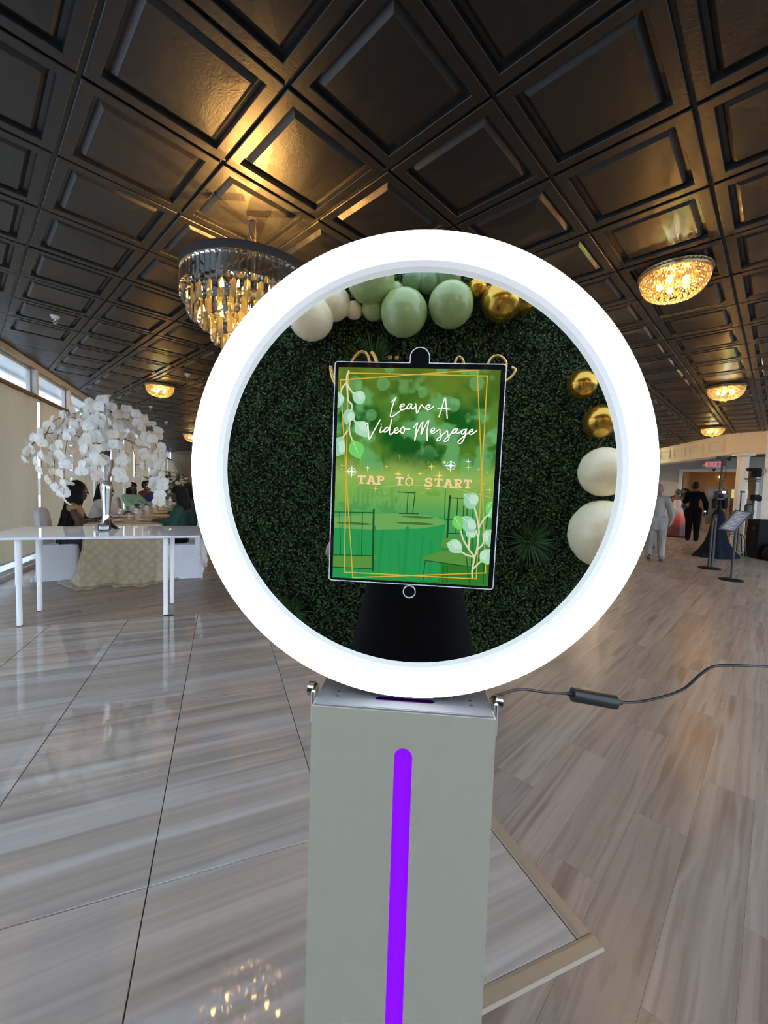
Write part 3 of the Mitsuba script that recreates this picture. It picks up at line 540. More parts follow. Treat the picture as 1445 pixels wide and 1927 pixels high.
art('seat_print', [blob(p) for k, p in SHAPES if k == 'seat'], lin(84, 142, 56), split=True)
art('plate_print', [affinity.scale(Point(x * 1e-4, y * 1e-4).buffer(a * 1e-4), 1, 0.07) for x, y, a in PLATES], lin(62, 112, 44), split=True)
art('glass_print', [LineString([(-0.088 + 0.0063 * i, -0.040 + 0.002 * (i % 3)), (-0.088 + 0.0063 * i, -0.026 + 0.004 * ((i * 5) % 4))]).buffer(0.0009 + .0004 * (i % 2)) for i in range(15)], lin(104, 168, 88), kind='stuff')
art('chair_print', [stroke(p, 0.0011, False) for p in DARK] + [stroke(DARK[0], 0.0024, False), stroke(DARK[7], 0.0024, False)], lin(16, 72, 18), kind='stuff')
art('light_trail_print', [stroke(GLOW, 0.0007)], lin(190, 190, 90))
art('gold_frame_print', [Polygon(P_(q)).buffer(0.0007, join_style=2).difference(Polygon(P_(q)).buffer(-0.0007, join_style=2)) for q in FRAMES], lin(214, 172, 48), 'thin gold frame', split=True)
art('twig_print', [stroke(t, 0.0021) for t in TWIGS], lin(216, 214, 176), kind='stuff')
for k, col in (('a', lin(168, 214, 178)), ('b', lin(148, 204, 172)), ('c', lin(112, 204, 96))):
    art('leaf_print', [blob(p) for q, p in LEAVES if q == k], col, split=True)
art('leaf_shine_print', [affinity.scale(blob(p), 0.62, 0.62, origin=(p[len(p) // 3][0] * 1e-4, p[len(p) // 3][1] * 1e-4)) for q, p in LEAVES if q != 'c'], lin(190, 222, 198), kind='stuff')
art('leaf_vein_print', [LineString([P_(p)[0], P_(p).mean(0) * 0.7 + P_(p)[len(p) // 2] * 0.3]).buffer(0.00035) for q, p in LEAVES], lin(206, 236, 196), kind='stuff')
art('sparkle_print', [star(x, y, s) for x, y, s in SPARK] + [affinity.rotate(star(x, y, s * 0.65), 45) for x, y, s in SPARK[2:6]] + [Point(0.0375, 0.0190).buffer(0.0018)] +
    [Point(nrg.uniform(-0.1, 0.1), nrg.normal(-0.002, 0.014)).buffer(nrg.uniform(0.0002, 0.0006)) for _ in range(70)], lin(244, 216, 104), kind='stuff')
# TAP TO START in slab capitals
SLAB = {'T': [((0, 0, .1, 1), )], }
def slab(ch):
    w, t, b = 0.66, 0.20, 0.165
    R = lambda x0, y0, x1, y1: sbox(x0, y0, x1, y1)
    serif = lambda x, y, l=0.34: R(x - l / 2, y, x + l / 2, y + b)
    L = lambda pts, wd=t: LineString(pts).buffer(wd / 2, cap_style=2, join_style=1)
    if ch == 'T': g = [R(0.31 - t / 2 + .03, 0, 0.31 + t / 2 + .03, 1), R(0, 1 - b, 0.68, 1), R(0, 0.70, b, 1), R(0.68 - b, 0.70, 0.68, 1), serif(0.34, 0, 0.42)]
    elif ch == 'A': g = [L([(0.08, 0), (0.36, 1)]), L([(0.64, 0), (0.36, 1)]), R(0.18, 0.27, 0.54, 0.27 + b), serif(0.08, 0, 0.34), serif(0.64, 0, 0.34), R(0.16, 1 - b, 0.44, 1)]
    elif ch in 'PR':
        bowl = shapely.union_all([R(0.12, 0.42, 0.42, 1), affinity.scale(Point(0.42, 0.71).buffer(0.29), 0.85, 1)])
        g = [R(0.10, 0, 0.10 + t, 1), bowl.difference(bowl.buffer(-b)), serif(0.18, 0, 0.40), R(0, 1 - b, 0.3, 1)]
        if ch == 'R': g += [L([(0.36, 0.45), (0.58, 0.04)]), R(0.52, 0, 0.74, b)]
    elif ch == 'O':
        o = affinity.scale(Point(0.34, 0.5).buffer(0.5), 0.70, 1); g = [o.difference(affinity.scale(Point(0.34, 0.5).buffer(0.37), 0.60, 1))]
    elif ch == 'S': g = [L(catmull([(0.58, 0.76), (0.50, 0.90), (0.33, 0.935), (0.14, 0.84), (0.15, 0.63), (0.34, 0.53), (0.54, 0.42), (0.57, 0.2), (0.36, 0.065), (0.15, 0.10), (0.06, 0.28)], 8)), R(0.53, 0.66, 0.63, 1.0), R(0.02, 0, 0.12, 0.34)]
    return shapely.union_all(g)
x0, y0, x1, y1, hgt = TAP[0][0] * 1e-4, TAP[0][1] * 1e-4, TAP[1][0] * 1e-4, TAP[1][1] * 1e-4, 0.0113
adv = (x1 - x0) / 11.72
txt = [affinity.translate(affinity.scale(slab(c), hgt * 1.36, hgt, origin=(0, 0)), x0 + adv * i, y0 + 0.0012 - 0.0006 * i / 12) for i, c in enumerate('TAP TO START') if c != ' ']
art('shadow_lettering', [affinity.translate(g, 0.0004, -0.0004) for g in txt], lin(120, 130, 50))
art('slab_lettering', txt, lin(238, 206, 150), 'cream capitals reading TAP TO START')
art('star_print', [star(x, y, s, 0.20) for x, y, s in STARS] + [Point(x * 1e-4, y * 1e-4).buffer(s * 0.62e-4).difference(Point(x * 1e-4, y * 1e-4).buffer(s * 0.54e-4)) for x, y, s in STARS[:2]], lin(240, 246, 248), 'white four-pointed stars')
art('script_shadow', [affinity.translate(stroke(s, 0.0017), 0.0005, -0.0005) for s in SCRIPT], lin(28, 84, 20))
art('script_lettering', [stroke(s, 0.0016, k=8) for s in SCRIPT], lin(252, 252, 240), 'white handwriting reading Leave A Video Message')
# power cord with an inline adapter, leaving the back of the booth to the right
cord = thing('power_cord', 'black power cord with an inline adapter running from the booth out to the right', 'power cord')
part(cord, 'cable', tube(catmull([(0.06, 0.585, 1.02), (0.16, 0.66, 0.985), (0.262, 0.76, 0.962), (0.33, 0.79, 0.944), (0.386, 0.80, 0.937)], 6), 0.0026), 'mat_black_plastic', to=None)
part(cord, 'cable', tube(catmull([(0.475, 0.80, 0.923), (0.53, 0.80, 0.927), (0.603, 0.80, 0.951), (0.64, 0.80, 0.985), (0.664, 0.80, 1.002), (0.70, 0.80, 1.006), (0.775, 0.80, 1.006), (0.95, 0.82, 1.0), (1.4, 0.9, 0.9), (1.7, 1.0, 0.4), (1.8, 1.1, 0.004)], 6), 0.0026), 'mat_black_plastic')
d_ = np.array([0.0895, 0, -0.0135]); 
part(cord, 'adapter', cat(cyl((0.388, 0.80, 0.9362), (0.4755, 0.80, 0.923), 0.0135, n=20), cyl((0.378, 0.80, 0.9377), (0.389, 0.80, 0.936), 0.004, 0.006, 12), cyl((0.4745, 0.80, 0.9232), (0.488, 0.80, 0.9228), 0.006, 0.004, 12)), 'mat_black_plastic', smooth=40)
# ================================================================== LIGHT FITTINGS
def prism(w, h, seed=0):
    a = np.array([(-w / 2, w * .22, 0), (w / 2, w * .22, 0), (0, -w * .42, 0)]); v = np.vstack([a * .55 + [0, 0, 0], a + [0, 0, -0.012], a + [0, 0, -(h - .018)], [[0, 0, -h]]])
    f = []
    for k in (0, 3): 
        for i in range(3): j = (i + 1) % 3; f += [(k + i, k + 3 + i, k + 3 + j), (k + i, k + 3 + j, k + j)]
    f += [(0, 1, 2)] + [(6 + i, 9, 6 + (i + 1) % 3) for i in range(3)]
    m = trimesh.Trimesh(v, f, process=False); m.fix_normals(); return m
def chandelier(x, y, label):
    k = thing('chandelier', label, 'chandelier')
    zt = 2.624; o = mat4(None, (x, y, 0))
    part(k, 'canopy', lathe([(0.0, ZC + .012), (0.034, ZC + .01), (0.033, ZC - .015), (0.02, ZC - .03), (0.0, ZC - .032)], 24), 'mat_dark_metal', to=o)
    tw = [np.array([(math.cos(a + 5 * t) * r * (1.0 if i % 2 else .55), math.sin(a + 5 * t) * r * (1.0 if i % 2 else .55), ZC - 0.02 - t * 0.36) for i, a in enumerate(np.arange(10) * 2 * pi / 10)]) for t in np.linspace(0, 1, 10) for r in (0.019 + 0.012 * math.sin(t * pi),)]
    part(k, 'chain_cover', loft(tw), 'mat_gold_cloth', to=o, label='twisted tan fabric sleeve over the chain')
    part(k, 'top_band', loft(np.array([np.c_[r * np.cos(t_), r * np.sin(t_), np.full(160, z)] for r, z in [(0.402, zt - .024), (0.414, zt - .024), (0.416, zt + .020), (0.414, zt + .024), (0.402, zt + .024), (0.402, zt - .024)]]), False, False), 'mat_dark_metal', smooth=30, to=o)
    part(k, 'hub', cat(*[tube([(0.03 * math.cos(a), 0.03 * math.sin(a), zt + .02), (0.405 * math.cos(a), 0.405 * math.sin(a), zt)], 0.006, 6) for a in np.arange(6) * pi / 3], cyl((0, 0, 2.20), (0, 0, zt + .04), 0.014)), 'mat_dark_metal', to=o)
    tiers = [(0.398, 2.605, 0.165, 70), (0.362, 2.505, 0.145, 62), (0.298, 2.440, 0.135, 50), (0.224, 2.360, 0.145, 38), (0.150, 2.265, 0.14, 25), (0.075, 2.175, 0.14, 12)]
    for r, z, h, n in tiers:
        g = mikit.ply(prism(0.034, h), 'mat_crystal'); g2 = mikit.ply(prism(0.034, h), 'mat_amber' if r < .38 else 'mat_crystal')
        rim = part(k, 'tier_ring', loft(np.array([np.c_[rr_ * np.cos(t_[::4]), rr_ * np.sin(t_[::4]), np.full(40, zz)] for rr_, zz in [(r - .004, z), (r + .004, z), (r + .004, z + .008), (r - .004, z + .008), (r - .004, z)]]), False, False), 'mat_brass', to=o)
        for i in range(n):
            a = 2 * pi * i / n
            part(k, 'crystal', (g, g2)[i % 2], None, to=mat4(rotz(math.degrees(a) + 90), (x + r * math.cos(a), y + r * math.sin(a), z)))
    bulb = mikit.ply(lathe([(0, .065), (.005, .054), (.0145, .028), (.015, .015), (.008, 0), (0, 0)], 12), 'mat_lamp', smooth=True); hold = mikit.ply(cyl((0, 0, -.07), (0, 0, 0), .009, n=10), 'mat_brass', smooth=40)
    for r, zb, n in ((0.25, 2.47, 8), (0.17, 2.37, 6), (0.08, 2.28, 4)):
        for i in range(n):
            a = 2 * pi * i / n + .4; m = mat4(None, (x + r * math.cos(a), y + r * math.sin(a), zb))
            c = part(k, 'candle', hold, None, to=m); part(c, 'bulb', bulb, None, to=m, emit=emitter([BULB_L * c_ for c_ in (1, .60, .22)], 0.01))
        part(k, 'candle_arm', cat([tube([(0, 0, zb - .05), (r * math.cos(2 * pi * i / n + .4), r * math.sin(2 * pi * i / n + .4), zb - .065)], 0.005, 6) for i in range(n)]), 'mat_brass', to=o)
    scene[f'light_{k}_low'] = {'type': 'spot', 'to_world': T().look_at(origin=(x + .03, y, 2.53), target=(x + .03, y, 0), up=(0, 1, 0)), 'cutoff_angle': 88.0, 'beam_width': 80.0, 'intensity': rgb([1.8 * c for c in WARM]), 'sampling_weight': 0.8}
    for i in range(3):
        a = 2 * pi * i / 3 + .2
        o_ = (x + 0.06 * math.cos(a), y + 0.06 * math.sin(a), 2.56)
        scene[f'light_{k}_{i}'] = {'type': 'spot', 'to_world': T().look_at(origin=o_, target=(o_[0], o_[1], 4), up=(0, 1, 0)), 'cutoff_angle': 74.0, 'beam_width': 25.0, 'intensity': rgb([CHAND_I / 3 * c for c in WARM]), 'sampling_weight': 1.5}
mat('gold_cloth', (0.30, 0.19, 0.08), 0.5)
chandelier(-0.89, 2.69, 'large tiered crystal chandelier with a dark band, hanging beside the ring light')
def bead_bowl(odd):
    out = []; R0 = 0.215; o8 = trimesh.creation.icosphere(0, 1.0)
    for k in range(12):
        t = k / 11.5; ph = t * pi / 2; r = R0 * math.cos(ph) ** 0.62; z = -0.052 - 0.145 * math.sin(ph) ** 1.1; n = max(3, int(2 * pi * r / 0.0200))
        for i in range(n):
            if ((i * 7 + k * 3) % 5 in (0, 2)) != odd: continue
            a = 2 * pi * (i + 0.5 * (k % 2)) / n; b = o8.copy(); b.apply_scale((0.0085, 0.0085, 0.0105)); b.apply_translation((r * math.cos(a), r * math.sin(a), z)); out.append(b)
    return cat(out)
B_ = dict(band=mikit.ply(lathe([(0.20, 0.0), (0.222, 0.0), (0.228, -0.012), (0.222, -0.024), (0.23, -0.034), (0.226, -0.046), (0.212, -0.05), (0.20, -0.045), (0.20, 0.0)], 48), 'mat_brass', smooth=30),
    beads=mikit.ply(bead_bowl(False), 'mat_bead'), clear=mikit.ply(bead_bowl(True), 'mat_crystal'), studs=mikit.ply(cat([ball((0.229 * math.cos(a), 0.229 * math.sin(a), -0.024), 0.007, sub=1) for a in np.arange(48) * 2 * pi / 48]), 'mat_brass', smooth=True),
    fin=mikit.ply(lathe([(0, -.205), (.012, -.205), (.017, -.213), (.014, -.225), (0, -.238)], 10), 'mat_bead'), sock=mikit.ply(lathe([(0, 0), (.20, 0), (.198, -.012), (.06, -.018), (.05, -.03), (0, -.035)], 32), 'mat_brass', smooth=30),
    bulb=mikit.ply(ball((0, 0, 0), 0.021, (1, 1, 1.3), 2), 'mat_lamp', smooth=True))
def flush(x, y, label, s=1.0, inten=1.0, col=None):
    k = thing('ceiling_light', label, 'ceiling light'); m = mat4(np.eye(3) * s, (x, y, ZC - 0.012))
    part(k, 'band', B_['band'], None, to=m, label='studded brass band'); part(k, 'stud_row', B_['studs'], None, to=m, kind='stuff')
    part(k, 'crystal_bowl', B_['beads'], None, to=m, kind='stuff', label='bowl of strung crystal beads'); part(k, 'clear_bead', B_['clear'], None, to=m, kind='stuff'); part(k, 'finial', B_['fin'], None, to=m); part(k, 'socket_plate', B_['sock'], None, to=m)
    for i in range(5):
        a = 2 * pi * i / 5; q = (x + .09 * s * math.cos(a), y + .09 * s * math.sin(a), ZC - .11 * s)
        part(k, 'bulb', B_['bulb'], None, to=mat4(np.eye(3) * s, q), emit=emitter([BULB_L * c_ for c_ in (1, .60, .22)], 0.01))
    for n_, z_, f_ in (('inner', ZC - .13 * s, .25), ('outer', ZC - .27 * s, .75)): scene[f'light_{k}_{n_}'] = {'type': 'point', 'position': [x, y, z_], 'intensity': rgb([f_ * LAMP_I * inten * c for c in (col or WARM)]), 'sampling_weight': 0.4}
flush(2.09, 3.13, 'largest of the crystal ceiling lights, at the upper right of the ring light')
flush(4.99, 6.16, 'middle one of the three crystal ceiling lights on the right')
flush(7.60, 9.68, 'smallest of the three crystal ceiling lights on the right, in front of the cream beam', 1.0, 0.7)
flush(-3.95, 7.22, 'crystal ceiling light above the white orchids on the left')
flush(-6.60, 14.15, 'crystal ceiling light partly hidden by the left edge of the ring light', 1.4)
for x, y, l, i_ in ((-2.4, 11.4, 'left', 2.4), (4.2, 11.8, 'right', 4), (0.6, 15.6, 'far', 3), (8.2, 15.4, 'far right', 7)): flush(x, y, f'{l} crystal ceiling light of those added unseen behind the ring light', 1.0, i_, SOFT)  # unseen lamps added to brighten the far hall
def sprinkler(x, y, label):
    k = thing('sprinkler', label, 'sprinkler', 'sprinkler heads on the ceiling'); m = mat4(None, (x, y, ZC - 0.008))
    part(k, 'escutcheon', lathe([(0, 0), (.045, 0), (.040, -.012), (.028, -.034), (0, -.034)], 20), 'mat_white_metal', to=m)
    part(k, 'head', cat(cyl((0, 0, -.03), (0, 0, -.055), .012, .008, 10), tube([(.013, 0, -.05), (.016, 0, -.065), (0, 0, -.078)], .0025, 5), tube([(-.013, 0, -.05), (-.016, 0, -.065), (0, 0, -.078)], .0025, 5), lathe([(0, -.078), (.018, -.079), (.018, -.082), (0, -.083)], 12)), 'mat_chrome', to=m)
for (x, y), l in zip([(-3.46, 4.34), (-3.10, 6.44), (-5.27, 9.25), (-6.16, 11.58)], ['white sprinkler head nearest the windows at the left', 'white sprinkler head right of the crystal light above the orchids', 'white sprinkler head just right of the orchids', 'smallest white sprinkler head, far down the hall']): sprinkler(x, y, l)
# exit sign over the doorway
ex = thing('exit_sign', 'white exit sign with red letters above the doorway', 'exit sign')
part(ex, 'box', rbox((1.02, -0.04, 2.74), (0.50, 0.07, 0.30), 0.015), 'mat_white_metal', smooth=False, to=XW)
import meshkit
tm = meshkit.text_mesh('EXIT', 0.17, 0.006, bold=True); tm.apply_translation((-tm.bounds.mean(0)[0], -tm.bounds.mean(0)[1], 0)); tm.apply_transform(mat4(rotx(90)))
tm.apply_translation((1.02, -0.078, 2.75)); part(ex, 'lettering', tm, 'mat_lamp', smooth=False, to=XW, emit=emitter((0.75, 0.04, 0.06), 0.01), label='red letters EXIT')
for s in (-1, 1): part(ex, 'lamp_head', cat(cyl((1.02 + s * .31, -.03, 2.72), (1.02 + s * .31, -.12, 2.70), .05, .06, 14), box((1.02 + s * .275, -.03, 2.72), (.06, .03, .03))), 'mat_white_metal', to=XW)
solo('security_camera', cat(box((1.05, -0.03, 2.54), (.10, .05, .05)), cyl((1.05, -.05, 2.53), (1.05, -.13, 2.51), .04, .045, 14)), 'mat_black', 'small black camera under the exit sign', 'camera', to=XW)
lan = thing('lantern', 'small brass lantern hanging in the doorway below the exit sign', 'lantern'); q = (1.20, 0.5)
part(lan, 'cage', cat([tube([(q[0] + .02 * math.cos(a), q[1] + .02 * math.sin(a), 2.42), (q[0] + .16 * math.cos(a), q[1] + .16 * math.sin(a), 2.30), (q[0] + .12 * math.cos(a), q[1] + .12 * math.sin(a), 2.16), (q[0], q[1], 2.08)], .010, 6) for a in np.arange(6) * pi / 3] + [cyl((*q, 2.40), (*q, 2.50), .012)]), 'mat_brass', to=XW)
part(lan, 'bulb', ball((*q, 2.26), .045), 'mat_lamp', to=XW, smooth=True, emit=emitter((8, 4.6, 1.4), 0.01))
scene['light_lantern'] = {'type': 'point', 'position': (XW @ np.r_[q[0], 0.5, 2.0, 1])[:3].tolist(), 'intensity': rgb([0.7 * c for c in WARM]), 'sampling_weight': 0.3}
# ================================================================== LEFT: CONSOLE TABLE, VASE, ORCHIDS
ZT = 0.81
ct = thing('console_table', 'white glossy console table on four thin legs, holding the silver vase', 'table')
part(ct, 'tabletop', loft(np.array([np.c_[rrect(0.89 + d, 0.505 + d, 0.06), np.full(20, z)] for d, z in ((-.004, ZT - .024), (0, ZT - .020), (0, ZT - .003), (-.003, ZT))]) + np.array([-1.09, 4.975, 0])), 'mat_gloss_white', smooth=25, to=XE)
for a, b in ((-1.68, 4.56), (-1.69, 5.03), (-0.515, 4.57), (-0.50, 4.98)):
    lg = part(ct, 'leg', cat(cyl((a, b, 0.38), (a, b, ZT - .024), 0.026, n=20), lathe([(0.0255, 0.372), (0.026, 0.38)], 20, (a, b, 0))), 'mat_white_metal', to=XE)
    part(lg, 'lower_tube', cyl((a, b, 0.004), (a, b, 0.39), 0.0215, n=20), 'mat_white_metal', to=XE); part(lg, 'foot', cyl((a, b, 0), (a, b, 0.006), 0.0222, n=20), 'mat_black_plastic', to=XE)
VX, VY = -1.14, 5.13
ve = solo('vase', lathe([(0, ZT), (.115, ZT), (.12, ZT + .008), (.10, ZT + .022), (.062, ZT + .055), (.040, ZT + .11), (.036, ZT + .17), (.045, ZT + .30), (.055, ZT + .40), (.060, ZT + .45), (.052, ZT + .495), (.032, ZT + .52), (.036, ZT + .54), (.055, ZT + .60), (.066, ZT + .68), (.070, ZT + .74), (.066, ZT + .74), (.06, ZT + .66), (.03, ZT + .56), (0, ZT + .55)], 40, (VX, VY, 0)), 'mat_chrome', 'tall silver trumpet vase on the white console table, holding the orchids', 'vase', smooth=40, to=XE)
ts = thing('table_sign', 'small black sign with a white label at the foot of the silver vase', 'sign')
sg = mat4(RE @ rotz(6) @ rotx(-12), E(VX + .015, VY - .165, ZT + .034))
part(ts, 'block', rbox((0, 0, 0), (0.105, 0.022, 0.062), .002), 'mat_black_plastic', smooth=False, to=sg)
part(ts, 'label', rbox((0, -0.0115, 0), (0.086, 0.001, 0.040), .0003), 'mat_paper', smooth=False, to=sg)
for k in range(2): part(ts, 'print_line', box((0, -0.0122, 0.007 - k * .014), (0.062, 0.0004, 0.006)), 'mat_board', smooth=False, to=sg)
# phalaenopsis blossoms on arching, hanging stems
def petal(L, W, cup, a, tilt=0.0, n=6):
    v, f = [], []
    for i in range(n):
        t = i / (n - 1); w = W * max(.10, 1 - ((t - .56) / .62) ** 2) ** .5 if i < n - 1 else W * .42
        for s in (-1, 0, 1): v.append((s * w, t * L, cup * (t * t) * L + (0.12 * w if s == 0 else -0.05 * w) + tilt * t * L))
    for i in range(n - 1):
        for s in (0, 1): k = i * 3 + s; f += [(k, k + 1, k + 4), (k, k + 4, k + 3)]
    m = trimesh.Trimesh(v, f, process=False); m.apply_transform(mat4(rotz(a))); return m
def blossom(seed):
    R = random.Random(seed); c = R.uniform(-.25, .15)
    pet = cat(petal(.047, .020, c - .1, 0), petal(.045, .019, c - .15, 128), petal(.045, .019, c - .15, -128), xf(petal(.052, .037, c, 70), mat4(None, (0, 0, .002))), xf(petal(.052, .037, c, -70), mat4(None, (0, 0, .002))))
    lip = cat(petal(.013, .0045, .9, 180, n=4), ball((0, 0, .004), .0045, sub=0), xf(petal(.008, .0035, .6, 120, n=3), mat4(None, (0, 0, .003))), xf(petal(.008, .0035, .6, -120, n=3), mat4(None, (0, 0, .003))))
    return pet, lip
BL = []
for s in range(4):
    p_, l_ = blossom(s); BL.append((mikit.ply(p_, 'mat_petal', smooth=True), mikit.ply(l_, 'mat_lip', smooth=True), mikit.ply(p_, 'mat_petal_warm', smooth=True)))
orch = thing('orchid_arrangement', 'large arrangement of white orchids spilling over the silver vase on the console table', 'flower arrangement')
top = E(VX, VY, ZT + .70); R = random.Random(21); nb = 0
def look_at_dir(d, roll):
    d = np.asarray(d, float) / np.linalg.norm(d); a = np.cross([0, 0, 1.0], d); a /= np.linalg.norm(a); b = np.cross(d, a); c, s = math.cos(roll), math.sin(roll)
    return np.stack([a * c + b * s, -a * s + b * c, d], 1)
# (sideways reach, height above the vase mouth, drop of the tip, depth): sideways as seen across the table, left negative
ARCH = [(-.66, .30, -.06, -.05), (-.70, .34, .02, .12), (-.58, .42, -.12, .20), (-.50, .46, -.10, -.16), (-.42, .50, -.30, -.10), (-.36, .56, -.42, .08), (-.30, .40, -.36, -.22), (-.20, .62, .02, .05), (-.12, .66, .05, -.14), (-.05, .70, .10, .12), (.05, .68, -.02, -.20),
        (.08, .52, -.20, .22), (.15, .60, -.10, -.10), (.18, .42, -.22, -.24), (.0, .40, -.22, -.28), (-.10, .45, -.18, -.28), (.30, .60, .05, .1), (.38, .58, -.05, -.08), (.45, .56, -.25, .0), (.50, .52, -.38, .06), (.53, .46, -.44, -.06), (.24, .34, -.22, .2), (-.22, .28, -.16, .25)]
rightv, depthv = RE @ np.array([1.0, 0, 0]), RE @ np.array([0, 1.0, 0])
for (sx, hz, tip, dp) in ARCH:
    sx *= .95
    pts = [top + np.array([0, 0, -.16]) + 0.02 * (rightv * sx + depthv * dp), top + rightv * sx * .12 + depthv * dp * .2 + np.array([0, 0, hz * .45]), top + rightv * sx * .45 + depthv * dp * .6 + np.array([0, 0, hz * .92]), top + rightv * sx * .8 + depthv * dp + np.array([0, 0, hz * .86]), top + rightv * sx + depthv * dp * 1.1 + np.array([0, 0, hz * .45 + tip * .35]), top + rightv * sx * 1.04 + depthv * dp * 1.15 + np.array([0, 0, tip])]
    c = catmull(pts, 8); part(orch, 'stem', tube(c, np.linspace(.0045, .002, len(c)), 6), 'mat_stem')
    s = np.r_[0, np.cumsum(np.linalg.norm(np.diff(c, axis=0), axis=1))]; d = s[-1] * .34
    while d < s[-1]:
        q = np.array([np.interp(d, s, c[:, i]) for i in range(3)]); out = q - (top + np.array([0, 0, .15])); out[2] *= .3
        f = out / (np.linalg.norm(out) + .05) * .7 + np.array([R.gauss(.0, .35), R.gauss(-.55, .35), R.gauss(-.05, .25)]) + rightv * R.gauss(0, .25)
        f /= np.linalg.norm(f); sc = R.uniform(1.0, 1.25); m = mat4(look_at_dir(f, R.gauss(0, .25)) * sc, q + f * .028 + np.array([R.gauss(0, .018), R.gauss(0, .018), R.gauss(0, .016)]))
        b = BL[R.randrange(4)]; k = part(orch, 'blossom', dict(b[2] if R.random() < .25 else b[0]), None, to=m); part(k, 'lip', b[1], None, to=m); nb += 1
        d += R.uniform(.064, .086)
# ================================================================== PEOPLE
SPH = {}
def sph(r):
    r = round(float(r), 4)
    if r not in SPH: SPH[r] = m3d.Manifold.sphere(r, 14)
    return SPH[r]
def chainhull(bones):
    parts_ = [m3d.Manifold.batch_hull([sph(r0).translate(tuple(map(float, p0))), sph(r1).translate(tuple(map(float, p1)))]) for (p0, r0), (p1, r1) in bones]
    return m3d.Manifold.batch_boolean(parts_, m3d.OpType.Add)
def smoothed(man, edge=0.025, it=12):
    man = man.refine_to_length(edge).as_original().simplify(edge * .25) if hasattr(man, 'simplify') else man.refine_to_length(edge)
    mm = man.to_mesh(); t = trimesh.Trimesh(mm.vert_properties[:, :3], mm.tri_verts, process=True)
    trimesh.smoothing.filter_taubin(t, lamb=.5, nu=.52, iterations=it); return t
def hand(w, d, palmn, curl=.5, side=1):
    """bones of a hand at wrist w, pointing along d, palm facing palmn"""
    d = np.asarray(d, float) / np.linalg.norm(d); n = np.asarray(palmn, float); n = n - d * np.dot(n, d); n /= np.linalg.norm(n); s = np.cross(d, n) * side
    B = []; k = w + d * .085
    B += [((w, .022), (w + d * .03, .024)), ((w + d * .03 + s * .012, .018), (k + s * .028, .013)), ((w + d * .03 - s * .012, .018), (k - s * .028, .013)), ((k + s * .028, .013), (k - s * .028, .012))]
    for i, (o, L) in enumerate(((.030, .068), (.010, .078), (-.011, .072), (-.031, .056))):
        p0 = k + s * o; a1 = curl * .9; p1 = p0 + (d * math.cos(a1) + n * math.sin(a1)) * L * .5; a2 = curl * 2.0; p2 = p1 + (d * math.cos(a2) + n * math.sin(a2)) * L * .5
        B += [((p0, .0105), (p1, .0092)), ((p1, .0092), (p2, .0078))]
    t0 = w + d * .03 + s * .024; t1 = t0 + (d * .6 + s * .7 + n * .25) * .04; t2 = t1 + (d * .85 + s * .1 + n * .4) * .033
    B += [((t0, .014), (t1, .0115)), ((t1, .0115), (t2, .009))]
    return B
